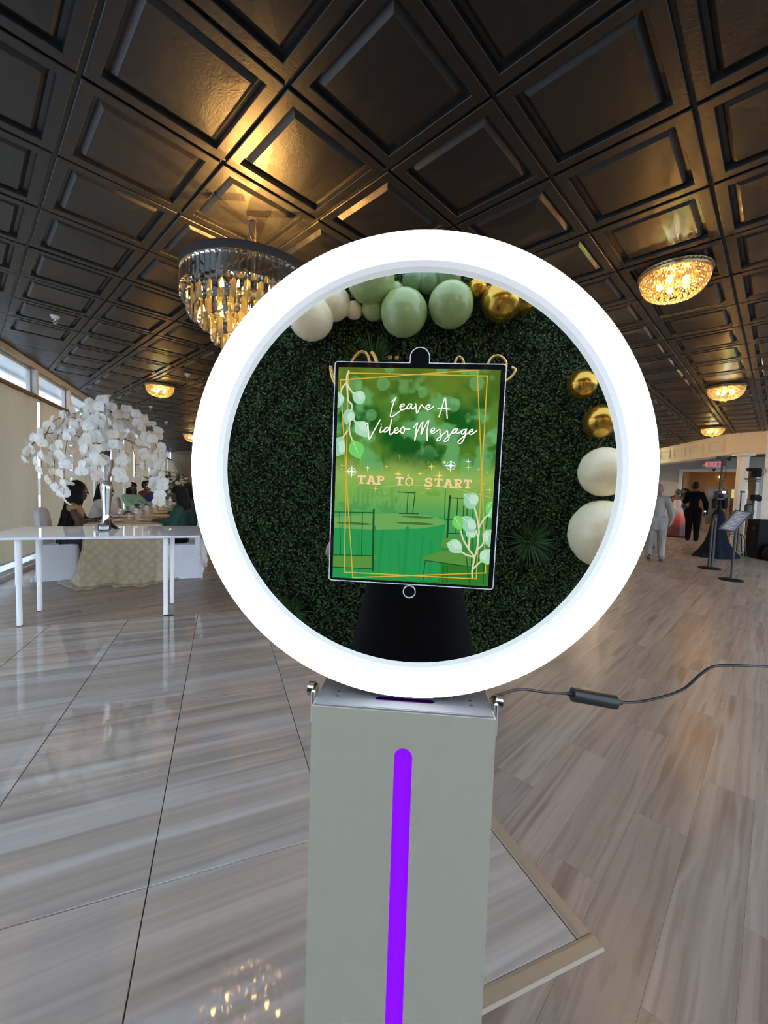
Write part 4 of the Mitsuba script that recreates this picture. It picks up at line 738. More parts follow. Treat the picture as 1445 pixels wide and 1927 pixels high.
def person(label, pos, face, J=None, h=1.72, seated=False, skin='mat_skin_dark', top='mat_cloth_black', bottom='mat_cloth_black', hair='mat_hair', hairkind='short', dress=None, lean=0.0, headturn=0.0, headpitch=0.0, sleeves=1.0, group=None, slim=1.0, curl=(.5, .5), open_eyes=True, shoes='mat_shoe', topdrop=0.0):
    """local axes: x to the person's left... x forward, y left, z up; face = heading in degrees"""
    k = thing('person', label, 'person', group); s = h / 1.75; Z = (0.50 - 0.93 * s + .0) if seated else 0.0
    J = dict(J or {}); A = lambda *v: np.array(v, float)
    hipz = .93 * s + Z; D = dict(pelvis=A(0, 0, hipz), waist=A(.0, 0, hipz + .17 * s), chest=A(.01, 0, hipz + .37 * s), neck=A(-.01, 0, hipz + .535 * s), head=A(.025, 0, hipz + .70 * s))
    for n_, y in (('L', 1), ('R', -1)):
        D['sh' + n_] = A(0, .175 * s * slim * y, hipz + .475 * s); D['hip' + n_] = A(0, .09 * s * y, hipz - .02)
        if seated: D['kn' + n_] = A(.43 * s, .11 * y, .50); D['an' + n_] = A(.40 * s, .11 * y, .08); D['el' + n_] = A(.06, .24 * y, hipz + .20 * s); D['wr' + n_] = A(.28, .16 * y, hipz + .19)
        else: D['kn' + n_] = A(.03, .095 * s * y, .50 * s); D['an' + n_] = A(.0, .10 * s * y, .085); D['el' + n_] = A(-.02, .235 * s * y, hipz + .18 * s); D['wr' + n_] = A(.05, .25 * s * y, hipz - .06)
    if lean:
        Rl = roty(lean)
        for q in ('waist', 'chest', 'neck', 'head', 'shL', 'shR') + (() if seated else ('elL', 'elR', 'wrL', 'wrR')): D[q] = D['pelvis'] + Rl @ (D[q] - D['pelvis'])
    D.update({a: np.array(b, float) for a, b in J.items()})
    X = mat4(rotz(face), pos)
    hd = D['head']; Rh = rotz(headturn) @ roty(headpitch); hp = lambda x, y, z: hd + Rh @ (A(x, y, z) * s)
    body = [((D['pelvis'] + A(0, .05, 0), .105 * s * slim), (D['pelvis'] - A(0, .05, 0), .105 * s * slim)), ((D['pelvis'], .115 * s * slim), (D['waist'], .105 * s * slim)), ((D['waist'], .105 * s * slim), (D['chest'], .118 * s * slim)), ((D['shL'] * .72 + D['shR'] * .28, .07 * s), (D['shR'] * .72 + D['shL'] * .28, .07 * s)), ((D['chest'], .11 * s * slim), (D['neck'] - A(0, 0, .06), .075 * s)), ((D['neck'], .052 * s), (hp(-.02, 0, -.06), .050 * s)), ((D['neck'] - A(0, 0, .03), .065 * s), (D['shL'], .052 * s)), ((D['neck'] - A(0, 0, .03), .065 * s), (D['shR'], .052 * s))]
    body += [((hp(-.02, 0, .035), .092 * s), (hp(.015, 0, .03), .085 * s)), ((hp(.01, 0, .0), .078 * s), (hp(.045, 0, -.085), .038 * s)), ((hp(.093, 0, .02), .011 * s), (hp(.112, 0, -.022), .014 * s)), ((hp(.082, .012, -.06), .012 * s), (hp(.082, -.012, -.06), .012 * s)), ((hp(-.01, .088, .005), .016 * s), (hp(-.012, .088, -.03), .011 * s)), ((hp(-.01, -.088, .005), .016 * s), (hp(-.012, -.088, -.03), .011 * s))]
    arms, legs = [], []
    for n_, sd in (('L', 1), ('R', -1)):
        arms += [((D['sh' + n_], .054 * s), (D['el' + n_], .040 * s)), ((D['el' + n_], .041 * s), (D['wr' + n_], .027 * s))]
        dv = D['wr' + n_] - D['el' + n_]; pn = J.get('palm' + n_, A(0, -sd, 0) if not seated else A(0, 0, -1))
        body += hand(D['wr' + n_], D.get('hd' + n_, dv / np.linalg.norm(dv)), pn, curl[0 if sd > 0 else 1], sd)
        legs += [((D['hip' + n_], .092 * s * slim), (D['kn' + n_], .060 * s)), ((D['kn' + n_], .060 * s), (D['an' + n_], .041 * s))]
        f = D.get('toe' + n_, D['an' + n_] + A(.15 * s, .01 * sd, -.05)); D['toe' + n_] = f
        legs += [((D['an' + n_] - A(.03, 0, .045), .034), (f, .028))]
    part(k, 'body', smoothed(chainhull(body + arms + legs), .022, 10), skin, smooth=True, to=X)
    fat = lambda B, e: [((p0, r0 + e), (p1, r1 + e)) for (p0, r0), (p1, r1) in B]
    cut = lambda B, t: [((p0, r0), (p0 + (p1 - p0) * t, r0 + (r1 - r0) * t)) for (p0, r0), (p1, r1) in B]
    sl = [] if sleeves <= 0 else ([arms[0], arms[2]] + cut([arms[1], arms[3]], min(1, sleeves * 2 - 1)) if sleeves > .5 else cut([arms[0], arms[2]], sleeves * 2))
    tb = fat([body[1], body[2], body[3], body[6], body[7]] if not topdrop else [body[1], body[2]], .014) + [((D['chest'], .125 * s * slim), (D['neck'] - A(0, 0, .09), .075 * s))] * (not topdrop) + fat(sl, .021) + fat([body[0]], .012)
    if J.get('jacket'): tb += [((D['pelvis'] + A(0, y, 0), .115 * s), (D['pelvis'] + A(-.01, y * 1.05, -.16 * s), .112 * s)) for y in (.06, -.06)]
    part(k, 'top' if not J.get('jacket') else 'jacket', smoothed(chainhull(tb), .025, 10), top, smooth=True, to=X)
    if dress:
        rings = [];
        for t in np.linspace(0, 1, 14):
            z = (hipz + .16 * s) * (1 - t) + .012 * t; a = np.arange(40) * 2 * pi / 40; rx = (.15 + (dress - .15) * t ** .8) * (1 + .05 * t * np.sin(a * 9 + t * 2)); rings.append(np.c_[rx * np.cos(a) * .9 + D['pelvis'][0] * (1 - t), rx * np.sin(a), np.full(40, z)])
        part(k, 'dress_skirt', loft(rings), bottom, smooth=True, to=X)
    else:
        part(k, 'trousers', smoothed(chainhull(fat([body[0]], .016) + fat([legs[0], legs[1], legs[3], legs[4]], .028)), .028, 8), bottom, smooth=True, to=X)
    for n_ in 'LR': part(k, 'shoe', smoothed(chainhull([((D['an' + n_] - A(.035, 0, .045), .040), (D['toe' + n_], .034)), ((D['an' + n_] - A(.02, 0, .01), .046), (D['an' + n_] - A(.035, 0, .045), .040))]), .02, 4), shoes, smooth=True, to=X)
    # hair
    vol = 1.22 if hairkind == 'braids' else 1.0
    H = [((hp(-.035, 0, .045), .098 * s * vol), (hp(.005 - .03 * (vol > 1), 0, .062), .088 * s * vol)), ((hp(-.045, 0, .0), .088 * s), (hp(-.04, 0, .05), .095 * s))]
    if hairkind == 'long': H += [((hp(-.06, y, .0), .065 * s), (hp(-.085, y * 1.3, -.33), .055 * s)) for y in (-.05, 0, .05)] + [((hp(-.02, .075 * q, .02), .035 * s), (hp(-.03, .095 * q, -.22), .035 * s)) for q in (-1, 1)]
    if hairkind == 'curly': H += [((hp(-.05, y, .05), .085 * s), (hp(-.09, y * 1.2, -.16), .08 * s)) for y in (-.06, .06)]
    if hairkind == 'bun': H += [((hp(-.11, 0, .05), .045 * s), (hp(-.12, 0, .07), .040 * s))]
    if hairkind != 'bald':
        hm = smoothed(chainhull(H), .02, 6)
        if hairkind in ('long', 'curly'): hm.vertices += hm.vertex_normals * ((meshkit.noise(hm.vertices * (28, 28, 9)) - .5) * .03)[:, None]
        part(k, 'hair', hm, hair, smooth=True, to=X)
    if hairkind == 'braids':
        R_ = random.Random(len(label))
        for i in range(52):
            a = R_.uniform(-2.0, 2.0) + pi; r0 = .095 * s; y0, x0 = math.sin(a) * r0, math.cos(a) * r0; L = R_.uniform(.45, .72)
            p = [hp(x0 * .8 - .01, y0 * .8, .06), hp(x0 * 1.15 - .01, y0 * 1.1, -.02), hp(x0 * 1.25 - .04, y0 * 1.4, -.18), hp(x0 * 1.2 - .08 - .05 * L, y0 * 1.7 + R_.uniform(-.03, .03), -.18 - L * .5), hp(x0 - .09 - .12 * L, y0 * 1.8 + R_.uniform(-.04, .04), -.18 - L)]
            c = catmull(p, 5); part(k, 'braid', tube(c, np.linspace(.025, .016, len(c)) * (1 + .18 * np.sin(np.arange(len(c)) * 2.2)), 6), hair, to=X)
    for y in (.032, -.032):
        ek = part(k, 'eye', ball(hp(.083, y, .012), .0125 * s, sub=1), 'mat_white_eye', smooth=True, to=X); part(ek, 'iris', ball(hp(.0925, y, .012), .0062 * s, sub=1), 'mat_eye', smooth=True, to=X)
    part(k, 'lips', smoothed(chainhull([((hp(.091, .014, -.060), .0065), (hp(.095, 0, -.058), .0075)), ((hp(.095, 0, -.058), .0075), (hp(.091, -.014, -.060), .0065))]), .006, 2), 'mat_lips', smooth=True, to=X)
    return k, D, X
mat('lips', (0.16, 0.05, 0.045), 0.4)
# ================================================================== LONG DINING TABLE, CHAIRS, GUESTS
TX0, TX1, TY0, TY1, TZ = -1.65, -0.76, 6.28, 14.4, 0.752
bt = thing('banquet_table', 'long banquet table by the windows under a gold cloth', 'table')
part(bt, 'tabletop', rbox(((TX0 + TX1) / 2, (TY0 + TY1) / 2, TZ - .02), (TX1 - TX0 - .02, TY1 - TY0 - .02, .03), .004), 'mat_strip', smooth=False, to=XE)
for a in (TX0 + .12, TX1 - .12):
    for b in (TY0 + .2, (TY0 + TY1) / 2, TY1 - .2): part(bt, 'leg', cyl((a, b, 0), (a, b, TZ - .035), .02), 'mat_dark_metal', to=XE)
def cloth_mesh():
    cx, cy, hx, hy = (TX0 + TX1) / 2, (TY0 + TY1) / 2, (TX1 - TX0) / 2, (TY1 - TY0) / 2; n = 420; base = []
    per = 4 * (hx + hy); s = np.arange(n) / n * per
    for d in s:
        if d < 2 * hx: base.append((-hx + d, -hy, 0, -1))
        elif d < 2 * hx + 2 * hy: base.append((hx, -hy + d - 2 * hx, 1, 0))
        elif d < 4 * hx + 2 * hy: base.append((hx - (d - 2 * hx - 2 * hy), hy, 0, 1))
        else: base.append((-hx, hy - (d - 4 * hx - 2 * hy), -1, 0))
    base = np.array(base); ph = s * 2 * pi; fold = np.sin(ph / .21 + 1.4 * np.sin(ph / .93)) * .6 + .4 * np.sin(ph / .107 + 2); rings = []
    corner = np.minimum(np.abs(np.abs(base[:, 0]) - hx) + 9 * 0, 1) * 0
    near_end = np.exp(-np.maximum(0, base[:, 1] + hy) / .5)
    for t in np.linspace(0, 1, 16):
        z = TZ + .003 - t * (TZ - .010); e = .004 + .11 * t ** 1.5 * (.55 + .45 * fold) + near_end * (.05 * t + .035 * t * np.sin(ph / .17 + 2 * np.sin(ph / .6)) + .26 * max(0, t - .45) ** 1.4 * (1 + .6 * np.sin(ph / .5)))
        x, y = cx + base[:, 0] + base[:, 2] * e, cy + base[:, 1] + base[:, 3] * e; rings.append(np.c_[x, y, np.full(n, z)])
    e2_ = e + .05 + .05 * near_end * (1 + np.sin(ph / .33)); x, y = cx + base[:, 0] + base[:, 2] * e2_, cy + base[:, 1] + base[:, 3] * e2_
    rings.append(np.c_[x, y, np.full(n, .022)]); e3 = e2_ + .035; rings.append(np.c_[cx + base[:, 0] + base[:, 2] * e3, cy + base[:, 1] + base[:, 3] * e3, np.full(n, .004)])
    top_ring = np.c_[cx + base[:, 0] * .99, cy + base[:, 1] * .998, np.full(n, TZ + .006)]
    m = loft([top_ring] + rings, True, False); return m
solo('tablecloth', cloth_mesh(), 'mat_tablecloth', 'gold pintucked cloth over the banquet table, pooling on the floor', 'tablecloth', smooth=50, to=XE)
def chair_meshes():
    sk = []
    for z, hx, hy, r in ((0.004, .285, .300, .03), (.02, .280, .294, .03), (.15, .240, .250, .035), (.30, .218, .226, .04), (.44, .208, .210, .05), (.465, .205, .205, .06), (.478, .185, .185, .07)): 
        q = rrect(hx, hy, r, 5); ang = np.arctan2(q[:, 1], q[:, 0]); pin = 1 - (.055 * (1 - z / .45) * np.cos(4 * ang) * -1 if z < .45 else 0); sk.append(np.c_[q * (pin[:, None] if np.ndim(pin) else 1), np.full(len(q), z)])
    back = []
    for z, hy, x in ((.30, .205, -.195), (.48, .205, -.20), (.65, .205, -.215), (.80, .200, -.235), (.88, .180, -.245), (.925, .14, -.25), (.945, .07, -.252)):
        q = rrect(.032 if z < .9 else .024, hy, .02, 4); back.append(np.c_[q[:, 0] + x, q[:, 1], np.full(len(q), z)])
    feet = [rbox((sx * .262, sy * .277, .03), (.035, .035, .06), .008) for sx in (-1, 1) for sy in (-1, 1)]
    return loft(sk), loft(back), feet
c_s, c_b, c_f = chair_meshes(); C_S, C_B, C_F = mikit.ply(c_s, 'mat_chair_white', smooth=40), mikit.ply(c_b, 'mat_chair_white', smooth=40), [mikit.ply(f, 'mat_chair_white', smooth=False) for f in c_f]
def chair(a, b, deg, label, group=None):
    k = thing('banquet_chair', label, 'chair', group); m = XE @ mat4(rotz(deg), (a, b, 0))
    part(k, 'seat_cover', C_S, None, to=m); part(k, 'back_cover', C_B, None, to=m)
    for f in C_F: part(k, 'foot_pocket', f, None, to=m)
XL, XR_ = -1.98, -0.52
chair(XL, 6.72, 0, 'white covered banquet chair under the woman with long braids')
chair(XL, 8.05, 0, 'white covered banquet chair of the guest behind the silver vase')
chair(XL, 11.0, 0, 'white covered banquet chair of the guest in mint green')
chair(XL, 12.4, 0, 'white covered banquet chair of the guest in royal blue')
chair(XL - .06, 13.5, 0, 'white covered banquet chair of the guest in maroon')
chair(XR_, 6.52, 180, 'white covered chair nearest on the right of the gold cloth, with the black handbag')
chair(XR_ + .03, 7.35, 180, 'white covered banquet chair beside the ring light, second on the right of the gold cloth')
chair(XR_, 8.3, 180, 'white covered banquet chair of the guest in dark green')
gw = lambda a, b: (*E(a, b)[:2], 0.0)
fE = TE  # facing +a, across the table
person('woman with long black braids and a gold top at the banquet table', gw(XL + .05, 6.72), fE + 8, dict(wrL=(.36, .10, .80), elL=(.18, .22, .72), wrR=(.34, -.12, .80), elR=(.16, -.24, .72)), h=1.68, seated=True, hairkind='braids', top='mat_cloth_gold', bottom='mat_cloth_charcoal', lean=8, sleeves=0)
person('guest in a pale jacket with dark curly hair, chin on hand, behind the silver vase', gw(XL + .0, 8.05), fE + 4, dict(elR=(.34, -.20, .80), wrR=(.24, -.06, 1.02), elL=(.26, .22, .80), wrL=(.44, .06, .80), hdR=np.array([-.1, .3, .95])), h=1.70, seated=True, hairkind='curly', top='mat_cloth_white', bottom='mat_cloth_charcoal', lean=14)
person('woman in a mint green dress with long dark hair seated at the banquet table', gw(XL + .04, 11.0), fE - 42, dict(elL=(.18, .24, .78), wrL=(.36, .12, .80), elR=(.18, -.24, .78), wrR=(.36, -.10, .80)), h=1.66, seated=True, hairkind='long', hair='mat_hair', skin='mat_skin_dark', top='mat_cloth_mint', bottom='mat_cloth_mint', sleeves=.7, headturn=-8)
person('guest in a royal blue shirt leaning over the banquet table', gw(XL + .05, 12.4), fE - 10, dict(elL=(.30, .24, .80), wrL=(.52, .12, .80), elR=(.30, -.24, .80), wrR=(.52, -.08, .80)), h=1.74, seated=True, top='mat_cloth_blue', lean=22, sleeves=.6)
person('guest in a maroon shirt seated behind the guest in royal blue', gw(XL - .06, 13.5), fE - 30, dict(elL=(.16, .24, .78), wrL=(.36, .12, .80), elR=(.16, -.24, .78), wrR=(.36, -.08, .80)), h=1.76, seated=True, top='mat_cloth_maroon', sleeves=.6)
person('guest in a long-sleeved dark green dress with dark hair, seen from behind', gw(XR_ - .02, 8.3), fE + 180, dict(elL=(.06, .25, .74), wrL=(.24, .12, .79), elR=(.06, -.25, .74), wrR=(.24, -.10, .79)), h=1.72, seated=True, hairkind='curly', top='mat_cloth_green', bottom='mat_cloth_green', sleeves=.3)
person('guest in dark green and black on the nearest chair right of the gold cloth', gw(XR_ - .04, 6.55), fE + 176, dict(elL=(.05, .25, .74), wrL=(.22, .12, .79), elR=(.05, -.25, .74), wrR=(.22, -.10, .79)), h=1.64, seated=True, hairkind='curly', top='mat_cloth_green', bottom='mat_cloth_black', sleeves=.9)
hbk = thing('handbag', 'black handbag hanging from the white chair beside the ring light', 'handbag'); hb_ = E(XR_ + .30, 6.50, .62)
part(hbk, 'bag', loft([np.c_[rrect(.045 * w, .12 * w, .03 * w, 4), np.full(20, z)] for z, w in ((-.10, .7), (-.09, .95), (-.02, 1.1), (.06, .95), (.09, .7))]), 'mat_black', smooth=40, to=mat4(RE, hb_))
part(hbk, 'strap', tube(catmull([(0, -.08, .08), (-.03, -.05, .20), (-.04, 0, .24), (-.03, .05, .20), (0, .08, .08)], 5), .008, 6), 'mat_black', to=mat4(RE, hb_))
part(hbk, 'wrist_loop', tube(catmull([(0, .11, .04), (.01, .12, -.12), (.01, .14, -.26), (.01, .17, -.28), (.01, .17, -.18), (0, .12, -.02)], 5), .006, 6), 'mat_black', to=mat4(RE, hb_))
# place settings
pl = mikit.ply(lathe([(0, .002), (.09, .002), (.105, .010), (.155, .016), (.160, .014), (.158, .011), (.11, .004), (.095, 0), (0, 0)], 36), 'mat_plate', smooth=30)
gl = mikit.ply(lathe([(.030, 0), (.036, .11), (.0375, .11), (.0345, .006), (0, .006)], 20), 'mat_glassware', smooth=30)
gob = mikit.ply(lathe([(.034, 0), (.034, .003), (.006, .010), (.005, .07), (.03, .10), (.038, .14), (.033, .19), (.0318, .19), (.036, .14), (.028, .102), (0, .085)], 20), 'mat_glassware', smooth=30)
mat('plate', (0.62, 0.60, 0.60), 0.12, specular=.7)
tz = TZ + .007
spots = []
for i in range(7):
    for s, a in ((0, TX0 + .20), (1, TX1 - .20)):
        b = 6.72 + i * .82 + .12 * s; side = 'window' if s == 0 else 'room'
        o = ['nearest', 'second', 'third', 'fourth', 'fifth', 'sixth', 'farthest'][i]
        solo('plate', dict(pl), None, f'round white plate, {o} on the {side} side of the banquet table', 'plate', 'plates on the banquet table', to=mat4(RE, E(a, b, tz)))
        solo('water_glass', dict(gl), None, f'clear tumbler by the {o} plate on the {side} side of the banquet table', 'glass', 'glasses on the banquet table', to=mat4(RE, E(a + (.20 if s == 0 else -.20), b + .17, tz)))
        solo('goblet', dict(gob), None, f'clear stemmed glass by the {o} plate on the {side} side of the banquet table', 'glass', 'glasses on the banquet table', to=mat4(RE, E(a + (.16 if s == 0 else -.16), b - .20, tz)))
# second flower arrangement in a clear vase on the banquet table
fx_, fy_ = -1.19, 10.85
fv = thing('glass_vase', 'tall clear glass vase on the banquet table with white roses', 'vase')
scene[fv] = {**mikit.ply(lathe([(.07, 0), (.075, .01), (.03, .05), (.028, .20), (.05, .30), (.085, .36), (.083, .36), (.047, .30), (.025, .20), (.0, .06)], 28), 'mat_glassware', smooth=30), 'to_world': T(mat4(RE, E(fx_, fy_, tz)))}
ro = thing('rose_arrangement', 'white rose and greenery arrangement in the clear vase on the banquet table', 'flower arrangement'); R = random.Random(5)
rose = mikit.ply(cat(*[xf(petal(.040, .026, .8, 0, n=4), mat4(rotz(72 * i + 30 * l) @ rotx(50 - 22 * l) @ np.eye(3) * (1 - .16 * l))) for l in range(3) for i in range(5)]), 'mat_petal', smooth=True)
lf = []
cen = E(fx_, fy_, tz + .52)
for i in range(64):
    d = np.array([R.gauss(0, 1), R.gauss(0, 1), R.gauss(.25, .8)]); d /= np.linalg.norm(d); q = cen + d * np.array([.40, .34, .24]) * R.uniform(.72, 1.05) + np.array([0, 0, .04])
    part(ro, 'rose', rose, None, to=mat4(look_at_dir(d + [.01, 0, 0], R.uniform(0, 6)) * R.uniform(1.3, 2.0), q))
for i in range(520):
    d = np.array([R.gauss(0, 1), R.gauss(0, 1), R.gauss(.1, .8)]); d /= np.linalg.norm(d); q = cen + d * np.array([.42, .36, .27]) * R.uniform(.55, 1.1)
    lf.append(xf(petal(R.uniform(.05, .11), R.uniform(.014, .024), .3, 0, n=4), mat4(look_at_dir(d + [.01, 0, 0], R.uniform(0, 6)) @ rotx(R.uniform(20, 80)), q)))
part(ro, 'foliage', cat(lf), 'mat_leaf', smooth=False, kind='stuff')
part(ro, 'stem_bunch', cat([tube([E(fx_ + .02 * math.cos(a), fy_ + .02 * math.sin(a), tz + .07), E(fx_ + .05 * math.cos(a), fy_ + .05 * math.sin(a), tz + .36), cen + np.array([.18 * math.cos(a), .18 * math.sin(a), 0])], .006, 6) for a in np.arange(9) * .7]), 'mat_leaf')
# ================================================================== RIGHT SIDE OF THE HALL
person('person in a light grey suit walking away beside the right edge of the ring light', (5.82, 8.72, 0), 62, dict(jacket=1, hipL=(-.03, .09, .86), hipR=(.0, -.09, .86), knL=(.10, .11, .47), anL=(-.05, .12, .10), toeL=(.08, .12, .035), knR=(.06, -.10, .47), anR=(-.16, -.09, .10), toeR=(-.03, -.09, .035), elL=(.04, .25, 1.0), wrL=(.16, .22, .80), elR=(.06, -.26, .98), wrR=(.16, -.23, .78)), h=1.62, skin='mat_skin_mid', top='mat_cloth_grey', bottom='mat_cloth_grey', hairkind='short', hair='mat_hair_grey', lean=12)
person('person with a shaved head standing beyond the grey suit, almost hidden by the ring light', (6.95, 10.70, 0), 70, {}, h=1.74, skin='mat_skin_mid', top='mat_cloth_grey', bottom='mat_cloth_grey', hairkind='bald')
person('woman from behind in a strapless gown fading from white through orange to dark red', (10.05, 14.10, 0), 54, dict(elL=(.10, .26, 1.14), wrL=(.26, .16, 1.20), elR=(.10, -.26, 1.14), wrR=(.26, -.16, 1.18)), h=1.62, skin='mat_skin_mid', top='mat_ombre', bottom='mat_ombre', dress=.36, hairkind='bun', hair='mat_hair_brown', sleeves=0, topdrop=1)
person('dark-haired person in black with raised arms facing the woman in the ombre gown', (10.62, 14.55, 0), 216, dict(elL=(.16, .34, 1.34), wrL=(.34, .16, 1.44), elR=(.16, -.34, 1.34), wrR=(.34, -.14, 1.42)), h=1.66, top='mat_cloth_charcoal', bottom='mat_cloth_black', hairkind='curly')
person('tall person all in black standing before the doorway, seen from behind', (9.74, 12.92, 0), 52, dict(elL=(.12, .24, 1.22), wrL=(.32, .10, 1.30), elR=(.02, -.31, 1.16), wrR=(.10, -.30, .90)), h=1.84, top='mat_cloth_black', bottom='mat_cloth_black', hairkind='short', shoes='mat_black', slim=1.0)
phc = thing('light_wand', 'small lit gadget held by the tall person in black', 'gadget'); q = np.array([9.98, 12.78, .86])
part(phc, 'grip', rbox(q, (.04, .05, .12), .01), 'mat_black_plastic', smooth=False); part(phc, 'lamp', rbox(q + [0, -.01, .09], (.045, .045, .05), .01), 'mat_lamp', smooth=False, emit=emitter((.8, .85, 1.0), .01))
# tilted sign board on a pole
sb = thing('sign_stand', 'black pole stand with a tilted dark notice board full of small print', 'sign stand'); bx, by = 5.80, 6.76
part(sb, 'base', lathe([(0, 0), (.165, 0), (.165, .010), (.15, .018), (.03, .026), (0, .026)], 36, (bx, by, 0)), 'mat_black', smooth=30)
part(sb, 'pole', cyl((bx, by, .02), (bx + .03, by + .02, .97), .0165, n=14), 'mat_black_plastic', smooth=40)
bd = np.array([.44, .0, 0.30]); Pb = [np.array([5.474, 6.672, .858]), np.array([5.873, 6.854, 1.160]), np.array([6.146, 6.854, 1.138]), np.array([5.711, 6.672, .824])]
cb = sum(Pb) / 4; ub = Pb[3] - Pb[0]; vb = Pb[1] - Pb[0]; ub /= np.linalg.norm(ub); nb_ = np.cross(ub, vb); nb_ /= np.linalg.norm(nb_); vb2 = np.cross(nb_, ub)
XS = mat4(np.stack([ub, vb2, nb_], 1), Pb[0]); toL = lambda P: (np.linalg.inv(XS) @ np.r_[P, 1])[:2]
quad = Polygon([toL(p) for p in Pb]); part(sb, 'board', ext(quad.buffer(.012, join_style=2), .014, -.016), 'mat_black_plastic', smooth=False, to=XS)
part(sb, 'notice', ext(quad.buffer(-.008), .002, -.001), 'mat_board', smooth=False, to=XS)
part(sb, 'print_line', cat([ext(LineString([toL(Pb[0] * (1 - t) * .82 + Pb[1] * t * .82 + (Pb[3] * (1 - t) + Pb[2] * t) * .18), toL((Pb[0] * (1 - t) + Pb[1] * t) * (1 - e) + (Pb[3] * (1 - t) + Pb[2] * t) * e)]).buffer(.0045, cap_style=2), .0008, .001) for t, e in zip(np.linspace(.08, .92, 13), (.7, .8, .6, .75, .8, .5, .8, .7, .8, .6, .8, .45, .55))]), 'mat_board_text', smooth=False, to=XS, kind='stuff')
# crowd barrier post with two poles
st = thing('stanchion', 'dark double-pole stanchion on a round base left of the sign board', 'stanchion'); sx_, sy_ = 6.30, 7.84
part(st, 'base', lathe([(0, 0), (.175, 0), (.175, .012), (.15, .022), (.04, .03), (0, .03)], 36, (sx_, sy_, 0)), 'mat_black', smooth=30)
for d in (0, .055): part(st, 'pole', cyl((sx_ - .02 + d, sy_, .025), (sx_ + .0 + d, sy_ + .02, .93), .021, n=14), 'mat_black_plastic', smooth=40)
part(st, 'head', cyl((sx_ + .03, sy_ + .02, .92), (sx_ + .03, sy_ + .02, .985), .04, n=16), 'mat_black_plastic', smooth=40)
# draped camera rig
rg = thing('camera_rig', 'camera rig with lamps on a flaring navy-black draped stand behind the stanchion', 'camera rig'); rx_, ry_ = 7.70, 9.45
dr_ = []
for z, r in ((.0, .44), (.05, .43), (.18, .33), (.35, .24), (.55, .18), (.8, .14), (1.0, .12), (1.1, .06)):
    a = np.arange(60) * 2 * pi / 60; rr2 = r * (1 + .10 * np.sin(a * 9) * (1 - z)); dr_.append(np.c_[rx_ + rr2 * np.cos(a) * 1.05, ry_ + rr2 * np.sin(a) * .7, np.full(60, z)])
part(rg, 'drape', loft(dr_), 'mat_navy', smooth=40)
part(rg, 'mast', tube([(rx_, ry_, 1.0), (rx_ - .02, ry_, 1.6), (rx_ - .0, ry_, 2.24)], .018, 8), 'mat_black_plastic')
part(rg, 'boom_head', cat(rbox((rx_ - .02, ry_, 2.28), (.22, .08, .06), .01), cyl((rx_ + .06, ry_, 2.29), (rx_ + .14, ry_ - .06, 2.25), .03, .04, 12), rbox((rx_ + .02, ry_, 2.16), (.07, .06, .12), .01)), 'mat_black_plastic', smooth=False)
part(rg, 'cable', tube(catmull([(rx_ + .05, ry_ - .03, 2.2), (rx_ + .05, ry_ - .05, 1.9), (rx_ - .05, ry_ - .08, 1.65), (rx_ + .07, ry_ - .08, 1.5), (rx_ + .03, ry_ - .1, 1.3)], 6), .008, 6), 'mat_black_plastic')
part(rg, 'camera', cat(rbox((rx_ - .06, ry_ - .05, 1.42), (.16, .14, .20), .012), cyl((rx_ - .07, ry_ - .12, 1.42), (rx_ - .08, ry_ - .26, 1.42), .05, .055, 18)), 'mat_black_plastic', smooth=30)
part(rg, 'grip', cat(rbox((rx_ + .09, ry_ - .04, 1.28), (.09, .10, .30), .02), rbox((rx_ - .14, ry_ - .03, 1.24), (.08, .08, .22), .02), cyl((rx_ - .03, ry_ - .04, 1.0), (rx_ - .03, ry_ - .04, 1.32), .035, n=12)), 'mat_black', smooth=False)
part(rg, 'screen', rbox((rx_ - .02, ry_ - .135, 1.50), (.08, .01, .05), .002), 'mat_lamp', smooth=False, emit=emitter((.9, .9, .95), .01))
part(rg, 'side_panel', rbox((rx_ - .28, ry_ - .25, .52), (.10, .06, .98), .01), 'mat_black_gloss', smooth=False)
# tripod before the column
tr_ = thing('tripod', 'thin black tripod stand in front of the white column', 'tripod'); tx_, ty_ = 8.40, 9.70
part(tr_, 'pole', cyl((tx_, ty_, .12), (tx_, ty_, 1.52), .012, n=10), 'mat_black_plastic', smooth=40); part(tr_, 'head', rbox((tx_ + .03, ty_, 1.53), (.10, .04, .04), .008), 'mat_black_plastic', smooth=False)
for i in range(3):
    a = 2 * pi * i / 3 + .5; part(tr_, 'leg', tube(catmull([(tx_, ty_, .55), (tx_ + .18 * math.cos(a), ty_ + .18 * math.sin(a), .46), (tx_ + .28 * math.cos(a), ty_ + .28 * math.sin(a), .01)], 5), .011, 8), 'mat_black_plastic')
# lamp stand with camera head, panel lamp and black case
ls = thing('lamp_stand', 'grey pole with a black camera head and a small lamp, right of the white column', 'light stand'); lx, ly = 8.62, 9.62
part(ls, 'pole', cyl((lx, ly, .02), (lx + .02, ly, 1.86), .020, n=12), 'mat_dark_metal', smooth=40)
part(ls, 'crossbar', cat(rbox((lx - .05, ly, 1.83), (.36, .04, .035), .008), rbox((lx - .05, ly, 1.78), (.30, .03, .02), .005)), 'mat_black_plastic', smooth=False)
part(ls, 'camera_head', cat(rbox((lx + .03, ly, 1.98), (.16, .14, .20), .02), rbox((lx - .07, ly - .03, 2.05), (.20, .12, .08), .015), cyl((lx - .16, ly - .03, 2.05), (lx - .22, ly - .05, 2.05), .04, n=14)), 'mat_black', smooth=False)
part(ls, 'cable', tube(catmull([(lx + .05, ly, 2.08), (lx + .20, ly, 2.10), (lx + .24, ly, 2.0), (lx + .12, ly, 1.90)], 6), .006, 6), 'mat_black_plastic')
